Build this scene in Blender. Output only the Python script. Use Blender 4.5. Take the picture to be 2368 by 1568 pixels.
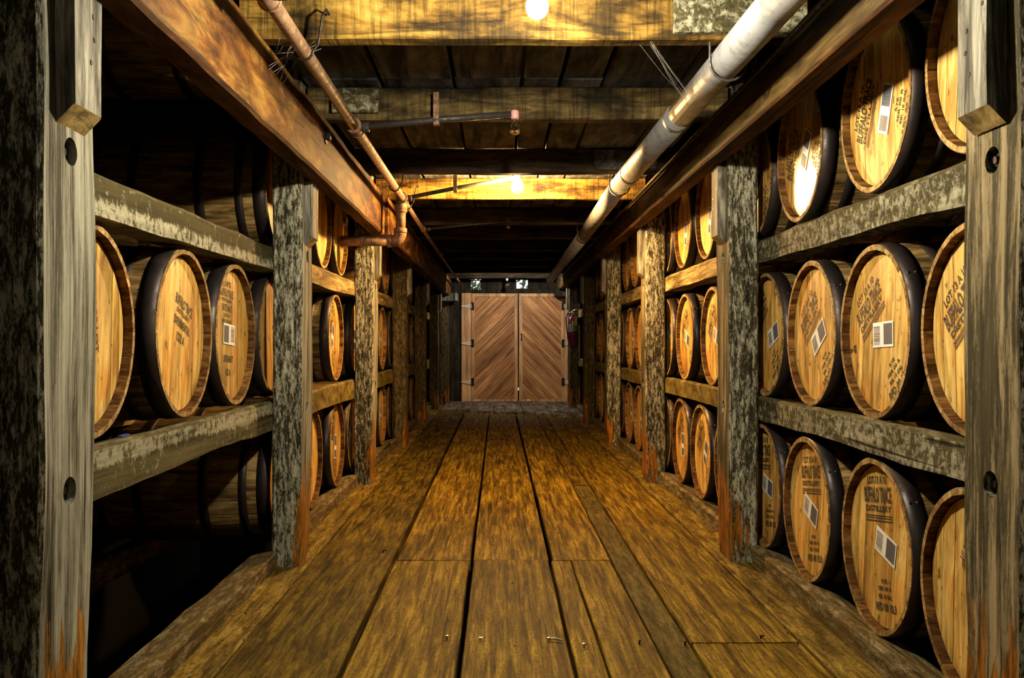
import bpy, bmesh, math, random
from mathutils import Vector, Matrix, noise

# ------------------------------------------------------------------ clearing
for o in list(bpy.data.objects):
    bpy.data.objects.remove(o, do_unlink=True)
SC = bpy.context.scene
COL = SC.collection
PI = math.pi
R = math.radians

# ------------------------------------------------------------------ camera
cam_d = bpy.data.cameras.new('camera')
cam = bpy.data.objects.new('camera', cam_d)
COL.objects.link(cam)
cam.location = (0, 0, 0.973)
cam.rotation_euler = (PI / 2, 0, 0)
cam_d.sensor_width = 36.0
cam_d.lens = 36.0 * 2155 / 2368
cam_d.shift_x = 32 / 2368
cam_d.shift_y = 6 / 2368
cam_d.clip_start = 0.05
SC.camera = cam

# ------------------------------------------------------------------ world / exposure
W = bpy.data.worlds.new('daylight')
SC.world = W
W.use_nodes = True
_bg = W.node_tree.nodes['Background']
_bg.inputs['Color'].default_value = (0.80, 0.90, 1.0, 1)
_bg.inputs['Strength'].default_value = 2.0
W.cycles.sampling_method = 'NONE'      # the sky is only seen through two small windows and the door gap
SC.view_settings.view_transform = 'Standard'
SC.view_settings.look = 'None'
SC.view_settings.gamma = 1.0
SC.view_settings.use_curve_mapping = False
SC.view_settings.exposure = 0.0
SC.cycles.max_bounces = 8
SC.cycles.diffuse_bounces = 5
SC.cycles.sample_clamp_indirect = 6.0
SC.cycles.use_denoising = True

LAMP_NEAR = 3100.0       # emission strength of the lit bulb near the camera
LAMP_MID = 4700.0        # the second lit bulb
FILL_DOOR = 2600.0      # unseen bulb added behind a joist to brighten the door
FILL_BACK = 400.0       # unseen fill bulb added behind the camera for the near posts
COL_NEAR = (1.0, 0.88, 0.64)
COL_MID = (1.0, 0.57, 0.20)
COL_FILL_DOOR = (1.0, 0.86, 0.70)

# all heights below are above the floor
H = 0.973

# ------------------------------------------------------------------ node helpers
def new_mat(name):
    m = bpy.data.materials.new(name)
    m.use_nodes = True
    nt = m.node_tree
    for n in list(nt.nodes):
        nt.nodes.remove(n)
    out = nt.nodes.new('ShaderNodeOutputMaterial')
    b = nt.nodes.new('ShaderNodeBsdfPrincipled')
    nt.links.new(b.outputs[0], out.inputs[0])
    return m, nt, b, out

class G:
    """tiny node-graph helper"""
    def __init__(s, nt):
        s.nt = nt
    def n(s, t, **kw):
        x = s.nt.nodes.new(t)
        for k, v in kw.items():
            setattr(x, k, v)
        return x
    def l(s, a, b):
        s.nt.links.new(a, b)
    def coords(s, scale=(1, 1, 1), rnd=True, rot=(0, 0, 0)):
        tc = s.n('ShaderNodeTexCoord')
        v = tc.outputs['Object']
        if rnd:
            oi = s.n('ShaderNodeObjectInfo')
            mu = s.n('ShaderNodeMath', operation='MULTIPLY')
            mu.inputs[1].default_value = 37.0
            s.l(oi.outputs['Random'], mu.inputs[0])
            ad = s.n('ShaderNodeVectorMath', operation='ADD')
            s.l(v, ad.inputs[0]); s.l(mu.outputs[0], ad.inputs[1])
            v = ad.outputs[0]
        mp = s.n('ShaderNodeMapping')
        mp.inputs['Scale'].default_value = scale
        mp.inputs['Rotation'].default_value = rot
        s.l(v, mp.inputs['Vector'])
        return mp.outputs[0]
    def noise(s, vec, scale=1, detail=6, rough=0.6, dist=0.0):
        x = s.n('ShaderNodeTexNoise')
        x.inputs['Scale'].default_value = scale
        x.inputs['Detail'].default_value = detail
        x.inputs['Roughness'].default_value = rough
        x.inputs['Distortion'].default_value = dist
        s.l(vec, x.inputs['Vector'])
        return x.outputs['Fac']
    def ramp(s, fac, stops, interp='LINEAR'):
        x = s.n('ShaderNodeValToRGB')
        x.color_ramp.interpolation = interp
        e = x.color_ramp.elements
        while len(e) < len(stops):
            e.new(0.5)
        for i, (p, c) in enumerate(stops):
            e[i].position = p
            e[i].color = (c[0], c[1], c[2], 1) if not isinstance(c, (int, float)) else (c, c, c, 1)
        s.l(fac, x.inputs[0])
        return x.outputs[0]
    def mix(s, fac, a, b, mode='MIX'):
        x = s.n('ShaderNodeMix', data_type='RGBA', blend_type=mode)
        if isinstance(fac, (int, float)):
            x.inputs[0].default_value = fac
        else:
            s.l(fac, x.inputs[0])
        for v, i in ((a, 6), (b, 7)):
            if isinstance(v, tuple):
                x.inputs[i].default_value = (v[0], v[1], v[2], 1)
            else:
                s.l(v, x.inputs[i])
        return x.outputs[2]
    def math(s, op, a, b=None):
        x = s.n('ShaderNodeMath', operation=op)
        for v, i in ((a, 0), (b, 1)):
            if v is None:
                continue
            if isinstance(v, (int, float)):
                x.inputs[i].default_value = v
            else:
                s.l(v, x.inputs[i])
        return x.outputs[0]
    def bump(s, h, strength=0.3, dist=0.01):
        x = s.n('ShaderNodeBump')
        x.inputs['Strength'].default_value = strength
        x.inputs['Distance'].default_value = dist
        s.l(h, x.inputs['Height'])
        return x.outputs[0]

def stretch(axis, along, across):
    v = [across] * 3
    v['xyz'.index(axis)] = along
    return tuple(v)

def mat_wood(name, axis, dark, mid, light, along=1.2, across=22, contrast=(0.38, 0.5, 0.62), rough=0.75,
             blot=0.5, bump=0.4, bdist=0.006, cracks=0.5, blotscale=2.2, saw=0.0, sawaxis='x', speck=0.0, spec=0.12, tone=0.0):
    """grained wood: streaks along an axis, blotches, dark checks, a relief"""
    m, nt, b, out = new_mat(name)
    g = G(nt)
    v = g.coords(stretch(axis, along, across))
    n1 = g.noise(v, 1.0, 9, 0.68, 0.6)
    c = g.ramp(n1, [(contrast[0], dark), (contrast[1], mid), (contrast[2], light)])
    v2 = g.coords(stretch(axis, 1.0, 2.2))
    n2 = g.noise(v2, blotscale, 5, 0.65, 0.3)
    bl = g.ramp(n2, [(0.36, 1.0 - blot), (0.56, 1.0 + 0.0), (0.66, 1.2)])
    c = g.mix(1.0, c, bl, 'MULTIPLY')
    v3 = g.coords(stretch(axis, along * 0.5, across * 1.6))
    n3 = g.noise(v3, 1.0, 4, 0.55, 0.8)
    ck = g.ramp(n3, [(0.36, 1.0 - cracks), (0.43, 1.0)])
    c = g.mix(1.0, c, ck, 'MULTIPLY')
    hgt = g.math('ADD', n1, g.math('MULTIPLY', ck, 0.5))
    if tone:
        oi = g.n('ShaderNodeObjectInfo')
        wn = g.n('ShaderNodeTexWhiteNoise', noise_dimensions='1D')
        g.l(oi.outputs['Random'], wn.inputs['W'])
        c = g.mix(1.0, c, g.ramp(wn.outputs['Value'], [(0.0, (1 - tone, 1 - tone * 1.15, 1 - tone * 1.25)), (0.5, (1, 1, 1)), (1.0, (1 + tone * .6, 1 + tone * .55, 1 + tone * .45))]), 'MULTIPLY')
    if speck:
        n6 = g.noise(g.coords(stretch(axis, 55, 95)), 1.0, 4, 0.7)
        c = g.mix(1.0, c, g.ramp(n6, [(0.36, 1.0 - speck), (0.46, 1.0), (0.62, 1.18)]), 'MULTIPLY')
    if saw:
        ns = g.noise(g.coords((75, 3, 5), rot=(0, R(-14), 0)), 1.0, 4, 0.6, 0.15)
        sw = g.ramp(ns, [(0.38, 1.0 - saw), (0.50, 1.0), (0.62, 1.2)])
        c = g.mix(0.9, c, sw, 'MULTIPLY')
        hgt = g.math('ADD', hgt, g.math('MULTIPLY', sw, 0.4))
    g.l(c, b.inputs['Base Color'])
    b.inputs['Roughness'].default_value = rough
    b.inputs['Specular IOR Level'].default_value = spec
    g.l(g.bump(hgt, bump, bdist), b.inputs['Normal'])
    return m

def mat_flaky(name, axis, dark, light, orange=None, thr=0.52, soft=0.035, along=13, across=52, rough=0.85, wear_z=None, tint=(0.10, 0.085, 0.05), bump=0.6, zband=None, side=0, fine=0.0):
    """old timber with whitewash / lichen flaking off in streaks; optional raw orange wood where the foot of a post is worn"""
    m, nt, b, out = new_mat(name)
    g = G(nt)
    v = g.coords(stretch(axis, along, across))
    n1 = g.noise(v, 1.0, 8, 0.72, 0.4)
    vb = g.coords(stretch(axis, 1.5, 4))
    nb = g.noise(vb, 1.0, 4, 0.6)
    f = g.math('ADD', n1, g.math('MULTIPLY', g.math('SUBTRACT', nb, 0.5), 0.35))
    if zband:
        tcz = g.n('ShaderNodeTexCoord'); sxz = g.n('ShaderNodeSeparateXYZ'); g.l(tcz.outputs['Object'], sxz.inputs[0])
        wob = g.math('MULTIPLY', g.math('SUBTRACT', nb, 0.5), 0.06)
        f = g.math('ADD', f, g.ramp(g.math('ADD', g.math('ADD', sxz.outputs[2], wob), 0.2), [(zband[0] + 0.2 - .008, 0.15), (zband[0] + 0.2 + .008, 0.0)] if zband[1] > 0 else [(zband[0] + 0.2 - .008, 0.0), (zband[0] + 0.2 + .008, 0.15)]))
    if fine:
        nf = g.noise(g.coords(stretch(axis, 60, 190)), 1.0, 5, 0.75)
        f = g.math('ADD', f, g.math('MULTIPLY', g.math('SUBTRACT', nf, 0.5), fine))
    msk = g.ramp(f, [(thr - soft, 0.0), (thr + soft, 1.0)])
    vg = g.coords(stretch(axis, 1.5, 40))
    ng = g.noise(vg, 1.0, 6, 0.7)
    base = g.ramp(ng, [(0.3, dark), (0.5, tint), (0.75, tuple(x * 1.7 for x in tint))])
    lt = g.ramp(ng, [(0.25, tuple(x * 0.45 for x in light)), (0.55, light), (0.8, tuple(min(1, x * 1.25) for x in light))])
    c = g.mix(msk, base, lt)
    vk = g.coords(stretch(axis, 0.6, 26))
    nk = g.noise(vk, 1.0, 3, 0.5, 0.6)
    ck = g.ramp(nk, [(0.30, 0.12), (0.345, 1.0)])
    c = g.mix(1.0, c, ck, 'MULTIPLY')
    if orange:
        tc = g.n('ShaderNodeTexCoord')
        sx = g.n('ShaderNodeSeparateXYZ')
        g.l(tc.outputs['Object'], sx.inputs[0])
        z = sx.outputs[2]
        xx = g.math('MULTIPLY', sx.outputs[0], -7.0 * side)
        zz = g.ramp(z, [(0.0, 0.62), (wear_z * 0.3, 0.72), (wear_z * 0.7, 0.50), (wear_z, 0.0)])
        vo = g.coords((24, 24, 3.0))
        no = g.noise(vo, 1.0, 6, 0.7, 0.5)
        om = g.ramp(g.math('ADD', g.math('MULTIPLY', g.math('SUBTRACT', no, 0.5), 1.6), g.math('ADD', g.math('SUBTRACT', zz, 0.72), g.math('MULTIPLY', xx, 0.45))), [(0.0, 0.0), (0.05, 1.0)])
        oc = g.ramp(g.noise(g.coords((55, 55, 7)), 1.0, 7, 0.75), [(0.36, tuple(x * 0.10 for x in orange)), (0.48, tuple(x * 0.6 for x in orange)), (0.56, orange), (0.66, tuple(x * 1.5 for x in orange))])
        c = g.mix(om, c, oc)
    g.l(c, b.inputs['Base Color'])
    b.inputs['Roughness'].default_value = rough
    b.inputs['Specular IOR Level'].default_value = 0.12
    hgt = g.math('ADD', g.math('MULTIPLY', msk, 0.4), g.math('ADD', ng, ck))
    g.l(g.bump(hgt, bump, 0.006), b.inputs['Normal'])
    return m

def mat_metal(name, col, rough=0.4, metallic=0.9, spots=None, amt=0.5, scale=9, axis='y', bump=0.1):
    m, nt, b, out = new_mat(name)
    g = G(nt)
    if spots:
        v = g.coords((scale, scale, scale))
        n1 = g.noise(v, 1.0, 8, 0.7)
        c = g.ramp(n1, [(amt - 0.12, spots), (amt + 0.1, col)])
        g.l(c, b.inputs['Base Color'])
        rr = g.ramp(n1, [(amt - 0.12, min(1, rough + 0.35)), (amt + 0.1, rough)])
        g.l(rr, b.inputs['Roughness'])
        g.l(g.bump(n1, bump, 0.004), b.inputs['Normal'])
    else:
        b.inputs['Base Color'].default_value = (*col, 1)
        b.inputs['Roughness'].default_value = rough
    b.inputs['Metallic'].default_value = metallic
    return m

def mat_plain(name, col, rough=0.6, metallic=0.0):
    m, nt, b, out = new_mat(name)
    b.inputs['Base Color'].default_value = (*col, 1)
    b.inputs['Roughness'].default_value = rough
    b.inputs['Metallic'].default_value = metallic
    return m

def mat_emit(name, col, strength):
    m = bpy.data.materials.new(name)
    m.use_nodes = True
    nt = m.node_tree
    for n in list(nt.nodes):
        nt.nodes.remove(n)
    out = nt.nodes.new('ShaderNodeOutputMaterial')
    e = nt.nodes.new('ShaderNodeEmission')
    e.inputs[0].default_value = (*col, 1)
    e.inputs[1].default_value = strength
    nt.links.new(e.outputs[0], out.inputs[0])
    return m

# ------------------------------------------------------------------ materials
M = {}
GREY = (0.36, 0.34, 0.25)
for _n, _s in (('R', 1), ('L', -1)):
    M['post' + _n] = mat_flaky('post_whitewash_' + _n, 'z', (0.004, 0.0035, 0.002), (0.42, 0.405, 0.30), orange=(0.31, 0.125, 0.014), wear_z=0.46, thr=0.53, soft=0.07, along=16, across=70, tint=(0.030, 0.026, 0.013), side=_s, fine=0.55)
    M['post_dark' + _n] = mat_flaky('post_dim_brown_' + _n, 'z', (0.004, 0.003, 0.002), (0.13, 0.10, 0.048), orange=(0.30, 0.11, 0.014), wear_z=0.42, thr=0.55, soft=0.07, along=18, across=70, tint=(0.030, 0.022, 0.009), side=_s, fine=0.5)  # dark brown far posts, colour also lowered against the added door bulb
M['post_faceL'] = mat_flaky('post_worn_face_L', 'z', (0.010, 0.009, 0.006), (0.30, 0.295, 0.235), orange=(0.32, 0.145, 0.018), wear_z=0.58, thr=0.49, soft=0.08, along=1.7, across=40, tint=(0.050, 0.046, 0.030), side=-1, fine=0.12)
M['post_faceR'] = mat_flaky('post_worn_face_R', 'z', (0.010, 0.009, 0.006), (0.27, 0.215, 0.12), orange=(0.30, 0.115, 0.013), wear_z=0.58, thr=0.53, soft=0.06, along=2.6, across=30, tint=(0.042, 0.036, 0.019), side=1, fine=0.18)
M['post'] = M['postL']; M['post_dark'] = M['post_darkL']; M['post_face'] = M['post_faceL']
M['guide'] = mat_wood('guide_board_grey', 'z', (0.040, 0.038, 0.030), (0.145, 0.138, 0.11), (0.31, 0.30, 0.245), along=4, across=32, cracks=0.5, blot=0.45)
M['guide_end'] = mat_wood('guide_end_grain', 'y', (0.10, 0.07, 0.025), (0.26, 0.18, 0.06), (0.40, 0.29, 0.11), along=14, across=18, cracks=0.4)
M['rail'] = mat_flaky('rail_whitewash', 'y', (0.010, 0.008, 0.004), (0.255, 0.24, 0.165), thr=0.535, soft=0.06, along=34, across=34, tint=(0.040, 0.034, 0.014))
M['rail_low'] = mat_flaky('rail_whitewash_lower_edge', 'y', (0.010, 0.008, 0.004), (0.28, 0.265, 0.18), thr=0.60, soft=0.05, along=34, across=32, tint=(0.038, 0.033, 0.012), zband=(-.062, 1))
M['rail_up'] = mat_flaky('rail_whitewash_upper_edge', 'y', (0.010, 0.008, 0.004), (0.26, 0.245, 0.17), thr=0.60, soft=0.05, along=34, across=32, tint=(0.055, 0.047, 0.018), zband=(-.060, -1))
M['rail_top'] = mat_flaky('rail_worn_top', 'y', (0.010, 0.008, 0.004), (0.17, 0.15, 0.08), thr=0.56, soft=0.08, along=8, across=40, tint=(0.05, 0.042, 0.017))
M['rail_tan'] = mat_wood('rail_tan', 'y', (0.07, 0.048, 0.016), (0.20, 0.145, 0.055), (0.36, 0.27, 0.12), along=2.4, across=26, cracks=0.5)
M['rail_olive'] = mat_wood('rail_olive', 'y', (0.055, 0.040, 0.009), (0.125, 0.092, 0.022), (0.20, 0.15, 0.042), along=9, across=16, cracks=0.3, blot=0.35)
M['curb'] = mat_flaky('curb_wood', 'y', (0.02, 0.014, 0.005), (0.27, 0.225, 0.125), thr=0.545, soft=0.08, along=10, across=42, tint=(0.085, 0.055, 0.015), fine=0.4)
M['beam'] = mat_wood('beam_orange', 'y', (0.020, 0.006, 0.0008), (0.085, 0.030, 0.0035), (0.19, 0.10, 0.019), along=2.6, across=10, cracks=0.7, blot=0.6, blotscale=3.4)
M['beam_tan'] = mat_wood('beam_tan', 'y', (0.018, 0.0095, 0.002), (0.047, 0.028, 0.0065), (0.085, 0.056, 0.017), along=2.0, across=16, cracks=0.7, blot=0.45)
M['beam_under'] = mat_wood('beam_underside', 'y', (0.022, 0.008, 0.002), (0.075, 0.030, 0.008), (0.14, 0.066, 0.02), along=1.6, across=16, cracks=0.8)
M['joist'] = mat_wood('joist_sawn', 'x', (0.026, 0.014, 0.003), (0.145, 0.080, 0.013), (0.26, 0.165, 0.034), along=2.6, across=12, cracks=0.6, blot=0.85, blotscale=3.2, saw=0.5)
M['joist_half_shade'] = mat_wood('joist_half_shade', 'x', (0.014, 0.009, 0.003), (0.070, 0.047, 0.016), (0.14, 0.10, 0.035), along=2.6, across=12, cracks=0.6, blot=0.85, blotscale=3.2, saw=0.5)  # same joist wood, weaker light put into its colour
M['joist_shade'] = mat_wood('joist_shade', 'x', (0.010, 0.007, 0.004), (0.036, 0.025, 0.014), (0.075, 0.052, 0.028), along=2.6, across=14, cracks=0.6, blot=0.6)  # joists away from the lit bulbs, shade put into the wood colour
M['ceiling'] = mat_wood('ceiling_boards', 'y', (0.025, 0.027, 0.030), (0.085, 0.090, 0.10), (0.15, 0.155, 0.17), along=2, across=14, cracks=0.5, blot=0.6)
M['floor'] = mat_wood('floor_boards', 'y', (0.040, 0.020, 0.0012), (0.125, 0.073, 0.0045), (0.25, 0.162, 0.016), along=2.6, across=46, cracks=0.55, blot=0.32, rough=0.66, blotscale=2.4, speck=0.5, tone=0.2)
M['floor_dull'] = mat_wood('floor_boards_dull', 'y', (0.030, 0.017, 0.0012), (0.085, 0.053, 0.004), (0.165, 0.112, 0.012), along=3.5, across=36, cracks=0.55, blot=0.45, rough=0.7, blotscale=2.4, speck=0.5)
M['floor_edge'] = mat_wood('floor_edge_boards', 'y', (0.07, 0.040, 0.005), (0.17, 0.108, 0.016), (0.29, 0.20, 0.042), along=5, across=40, cracks=0.4, blot=0.45, rough=0.7, speck=0.6)
M['floor_grey'] = mat_wood('floor_grey_strip', 'y', (0.035, 0.024, 0.004), (0.080, 0.056, 0.011), (0.13, 0.094, 0.024), along=6, across=50, cracks=0.25, blot=0.3, rough=0.75, speck=0.3)
M['slab'] = mat_wood('threshold_boards', 'y', (0.07, 0.055, 0.04), (0.17, 0.14, 0.11), (0.30, 0.27, 0.23), along=2, across=14, cracks=0.5)
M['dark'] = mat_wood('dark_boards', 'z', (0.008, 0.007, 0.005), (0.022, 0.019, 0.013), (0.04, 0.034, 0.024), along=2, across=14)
M['cedar'] = mat_wood('door_cedar', 'z', (0.20, 0.085, 0.035), (0.42, 0.215, 0.095), (0.58, 0.35, 0.17), along=1.1, across=26, cracks=0.25, blot=0.35, contrast=(0.36, 0.5, 0.64), bump=0.15, rough=0.55, tone=0.34)
M['cedar_pale'] = mat_wood('door_frame_pine', 'z', (0.33, 0.18, 0.085), (0.52, 0.315, 0.165), (0.66, 0.44, 0.25), along=1.1, across=20, cracks=0.2, blot=0.3, bump=0.12, rough=0.55)
M['hoop'] = mat_metal('hoop_steel', (0.040, 0.033, 0.034), 0.42, 0.75, spots=(0.035, 0.020, 0.014), amt=0.45, scale=11)
M['iron'] = mat_metal('black_iron', (0.012, 0.011, 0.011), 0.55, 0.8, spots=(0.03, 0.014, 0.007), amt=0.42, scale=30)
M['rust'] = mat_metal('rusty_pipe', (0.21, 0.125, 0.07), 0.5, 0.35, spots=(0.085, 0.042, 0.02), amt=0.50, scale=30, bump=0.25)
M['conduit'] = mat_metal('dark_conduit', (0.055, 0.05, 0.048), 0.45, 0.5, spots=(0.028, 0.022, 0.018), amt=0.5, scale=40)
M['pipe'] = mat_metal('pale_pipe', (0.17, 0.175, 0.185), 0.46, 0.15, spots=(0.075, 0.07, 0.06), amt=0.44, scale=14, bump=0.25)
M['zinc'] = mat_metal('zinc_hinge', (0.36, 0.37, 0.38), 0.35, 0.9)
M['brass'] = mat_metal('brass_valve', (0.75, 0.62, 0.40), 0.25, 1.0)
M['maroon'] = mat_plain('extinguisher_paint', (0.085, 0.014, 0.045), 0.25)
M['rubber'] = mat_plain('black_rubber', (0.006, 0.006, 0.006), 0.5)
M['paper'] = mat_plain('sticker_paper', (0.66, 0.66, 0.64), 0.5)
M['yellow_paper'] = mat_plain('tag_paper', (0.22, 0.24, 0.05), 0.6)
M['barcode'] = mat_plain('barcode_ink', (0.025, 0.025, 0.028), 0.6)
M['barcode_grey'] = mat_plain('barcode_dense_ink', (0.13, 0.13, 0.14), 0.6)
M['blue'] = mat_plain('blue_tape', (0.03, 0.05, 0.22), 0.5)
M['pink'] = mat_plain('pink_socket', (0.62, 0.30, 0.30), 0.5)
M['white'] = mat_plain('porcelain', (0.6, 0.58, 0.54), 0.35)
M['web'] = mat_plain('cobweb_silk', (0.5, 0.48, 0.45), 0.8)
M['leaf'] = mat_plain('tree_leaf', (0.10, 0.12, 0.03), 0.6)
M['bark'] = mat_plain('tree_bark', (0.05, 0.04, 0.03), 0.9)
M['ground'] = mat_plain('outside_ground', (0.25, 0.22, 0.15), 0.9)
M['lit_near'] = mat_emit('bulb_lit_near', COL_NEAR, LAMP_NEAR)
M['lit_mid'] = mat_emit('bulb_lit_mid', COL_MID, LAMP_MID)
M['fill_back'] = mat_emit('bulb_fill_back', COL_NEAR, FILL_BACK)
M['fill_door'] = mat_emit('bulb_fill_door', COL_FILL_DOOR, FILL_DOOR)
_m, _nt, _b, _o = new_mat('clear_glass')
_b.inputs['Base Color'].default_value = (1, 1, 1, 1)
_b.inputs['Roughness'].default_value = 0.02
_b.inputs['Transmission Weight'].default_value = 1.0
_b.inputs['IOR'].default_value = 1.45
M['glass'] = _m

def mat_head(name, gloss=0.55, bump=0.15, sheen=0.0):
    """barrel head oak: warm tan boards, grain up the board, grey and amber stains"""
    m, nt, b, out = new_mat(name)
    g = G(nt)
    v = g.coords((26, 26, 3.0))
    n1 = g.noise(v, 1.0, 9, 0.72, 0.8)
    c = g.ramp(n1, [(0.36, (0.20, 0.098, 0.018)), (0.46, (0.42, 0.245, 0.058)), (0.54, (0.56, 0.37, 0.105)), (0.64, (0.72, 0.53, 0.20))])
    oi = g.n('ShaderNodeObjectInfo')
    tone = g.ramp(oi.outputs['Random'], [(0.0, (0.74, 0.70, 0.62)), (0.4, (0.98, 0.96, 0.92)), (0.75, (1.0, 0.90, 0.74)), (1.0, (1.1, 1.12, 1.15))])
    c = g.mix(1.0, c, tone, 'MULTIPLY')
    n2 = g.noise(g.coords((5, 5, 2.2)), 1.0, 5, 0.62, 0.4)
    st = g.ramp(n2, [(0.36, (0.46, 0.42, 0.34)), (0.47, (1, 1, 1))])
    c = g.mix(0.8, c, st, 'MULTIPLY')
    n4 = g.noise(g.coords((6, 6, 4)), 1.0, 4, 0.6, 0.2)
    am = g.ramp(n4, [(0.52, (1, 1, 1)), (0.64, (0.92, 0.60, 0.26))])
    c = g.mix(0.7, c, am, 'MULTIPLY')
    n5 = g.noise(g.coords((26, 26, 18)), 1.0, 3, 0.6)
    sp = g.ramp(n5, [(0.31, (0.2, 0.13, 0.06)), (0.37, (1, 1, 1))])
    c = g.mix(0.8, c, sp, 'MULTIPLY')
    g.l(c, b.inputs['Base Color'])
    b.inputs['Roughness'].default_value = gloss
    b.inputs['Specular IOR Level'].default_value = 0.3
    if sheen:
        b.inputs['Coat Weight'].default_value = sheen
        b.inputs['Coat Roughness'].default_value = 0.26
    hh = g.math('ADD', n1, g.math('MULTIPLY', g.noise(g.coords((7, 7, 7)), 1.0, 2, 0.5), 1.5 if sheen else 0.3))
    g.l(g.bump(hh, bump, 0.006), b.inputs['Normal'])
    return m
M['head'] = mat_head('barrel_head_oak')
M['head_gloss'] = mat_head('barrel_head_varnished', 0.4, 0.6, 0.6)
M['stave'] = mat_wood('stave_oak', 'x', (0.065, 0.036, 0.012), (0.20, 0.125, 0.042), (0.34, 0.24, 0.095), along=4, across=30, cracks=0.5, blot=0.55, tone=0.3)
M['chime'] = mat_wood('chime_oak', 'x', (0.12, 0.062, 0.018), (0.30, 0.18, 0.06), (0.43, 0.32, 0.15), along=10, across=30, cracks=0.4, blot=0.4, tone=0.3)

M['chime_inner'] = mat_wood('chime_inner_oak', 'x', (0.05, 0.018, 0.004), (0.15, 0.068, 0.017), (0.26, 0.14, 0.045), along=10, across=34, cracks=0.5, blot=0.5, tone=0.3)

def mat_ink():
    m, nt, b, out = new_mat('stencil_ink')
    g = G(nt)
    b.inputs['Base Color'].default_value = (0.022, 0.017, 0.010, 1)
    b.inputs['Roughness'].default_value = 0.7
    tr = g.n('ShaderNodeBsdfTransparent')
    mx = g.n('ShaderNodeMixShader')
    n1 = g.noise(g.coords((60, 60, 60)), 1.0, 5, 0.7)
    g.l(g.ramp(n1, [(0.32, 0.1), (0.42, 0.95)]), mx.inputs[0])
    g.l(tr.outputs[0], mx.inputs[1]); g.l(b.outputs[0], mx.inputs[2])
    g.l(mx.outputs[0], out.inputs[0])
    return m
M['ink'] = mat_ink()

# ------------------------------------------------------------------ mesh helpers
def mesh_from(name, verts, faces, mats, fmat=None, smooth=False):
    me = bpy.data.meshes.new(name)
    me.from_pydata([tuple(v) for v in verts], [], faces)
    for m in mats:
        me.materials.append(m)
    if fmat:
        for p, k in zip(me.polygons, fmat):
            p.material_index = k
    if smooth:
        for p in me.polygons:
            p.use_smooth = True
    me.update()
    return me

def add(name, me, parent=None, loc=(0, 0, 0), rot=(0, 0, 0)):
    o = bpy.data.objects.new(name, me)
    COL.objects.link(o)
    o.location = loc
    o.rotation_euler = rot
    if parent:
        o.parent = parent
    return o

def tag(o, label=None, cat=None, group=None, kind=None):
    if label: o['label'] = label
    if cat: o['category'] = cat
    if group: o['group'] = group
    if kind: o['kind'] = kind
    return o

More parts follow.
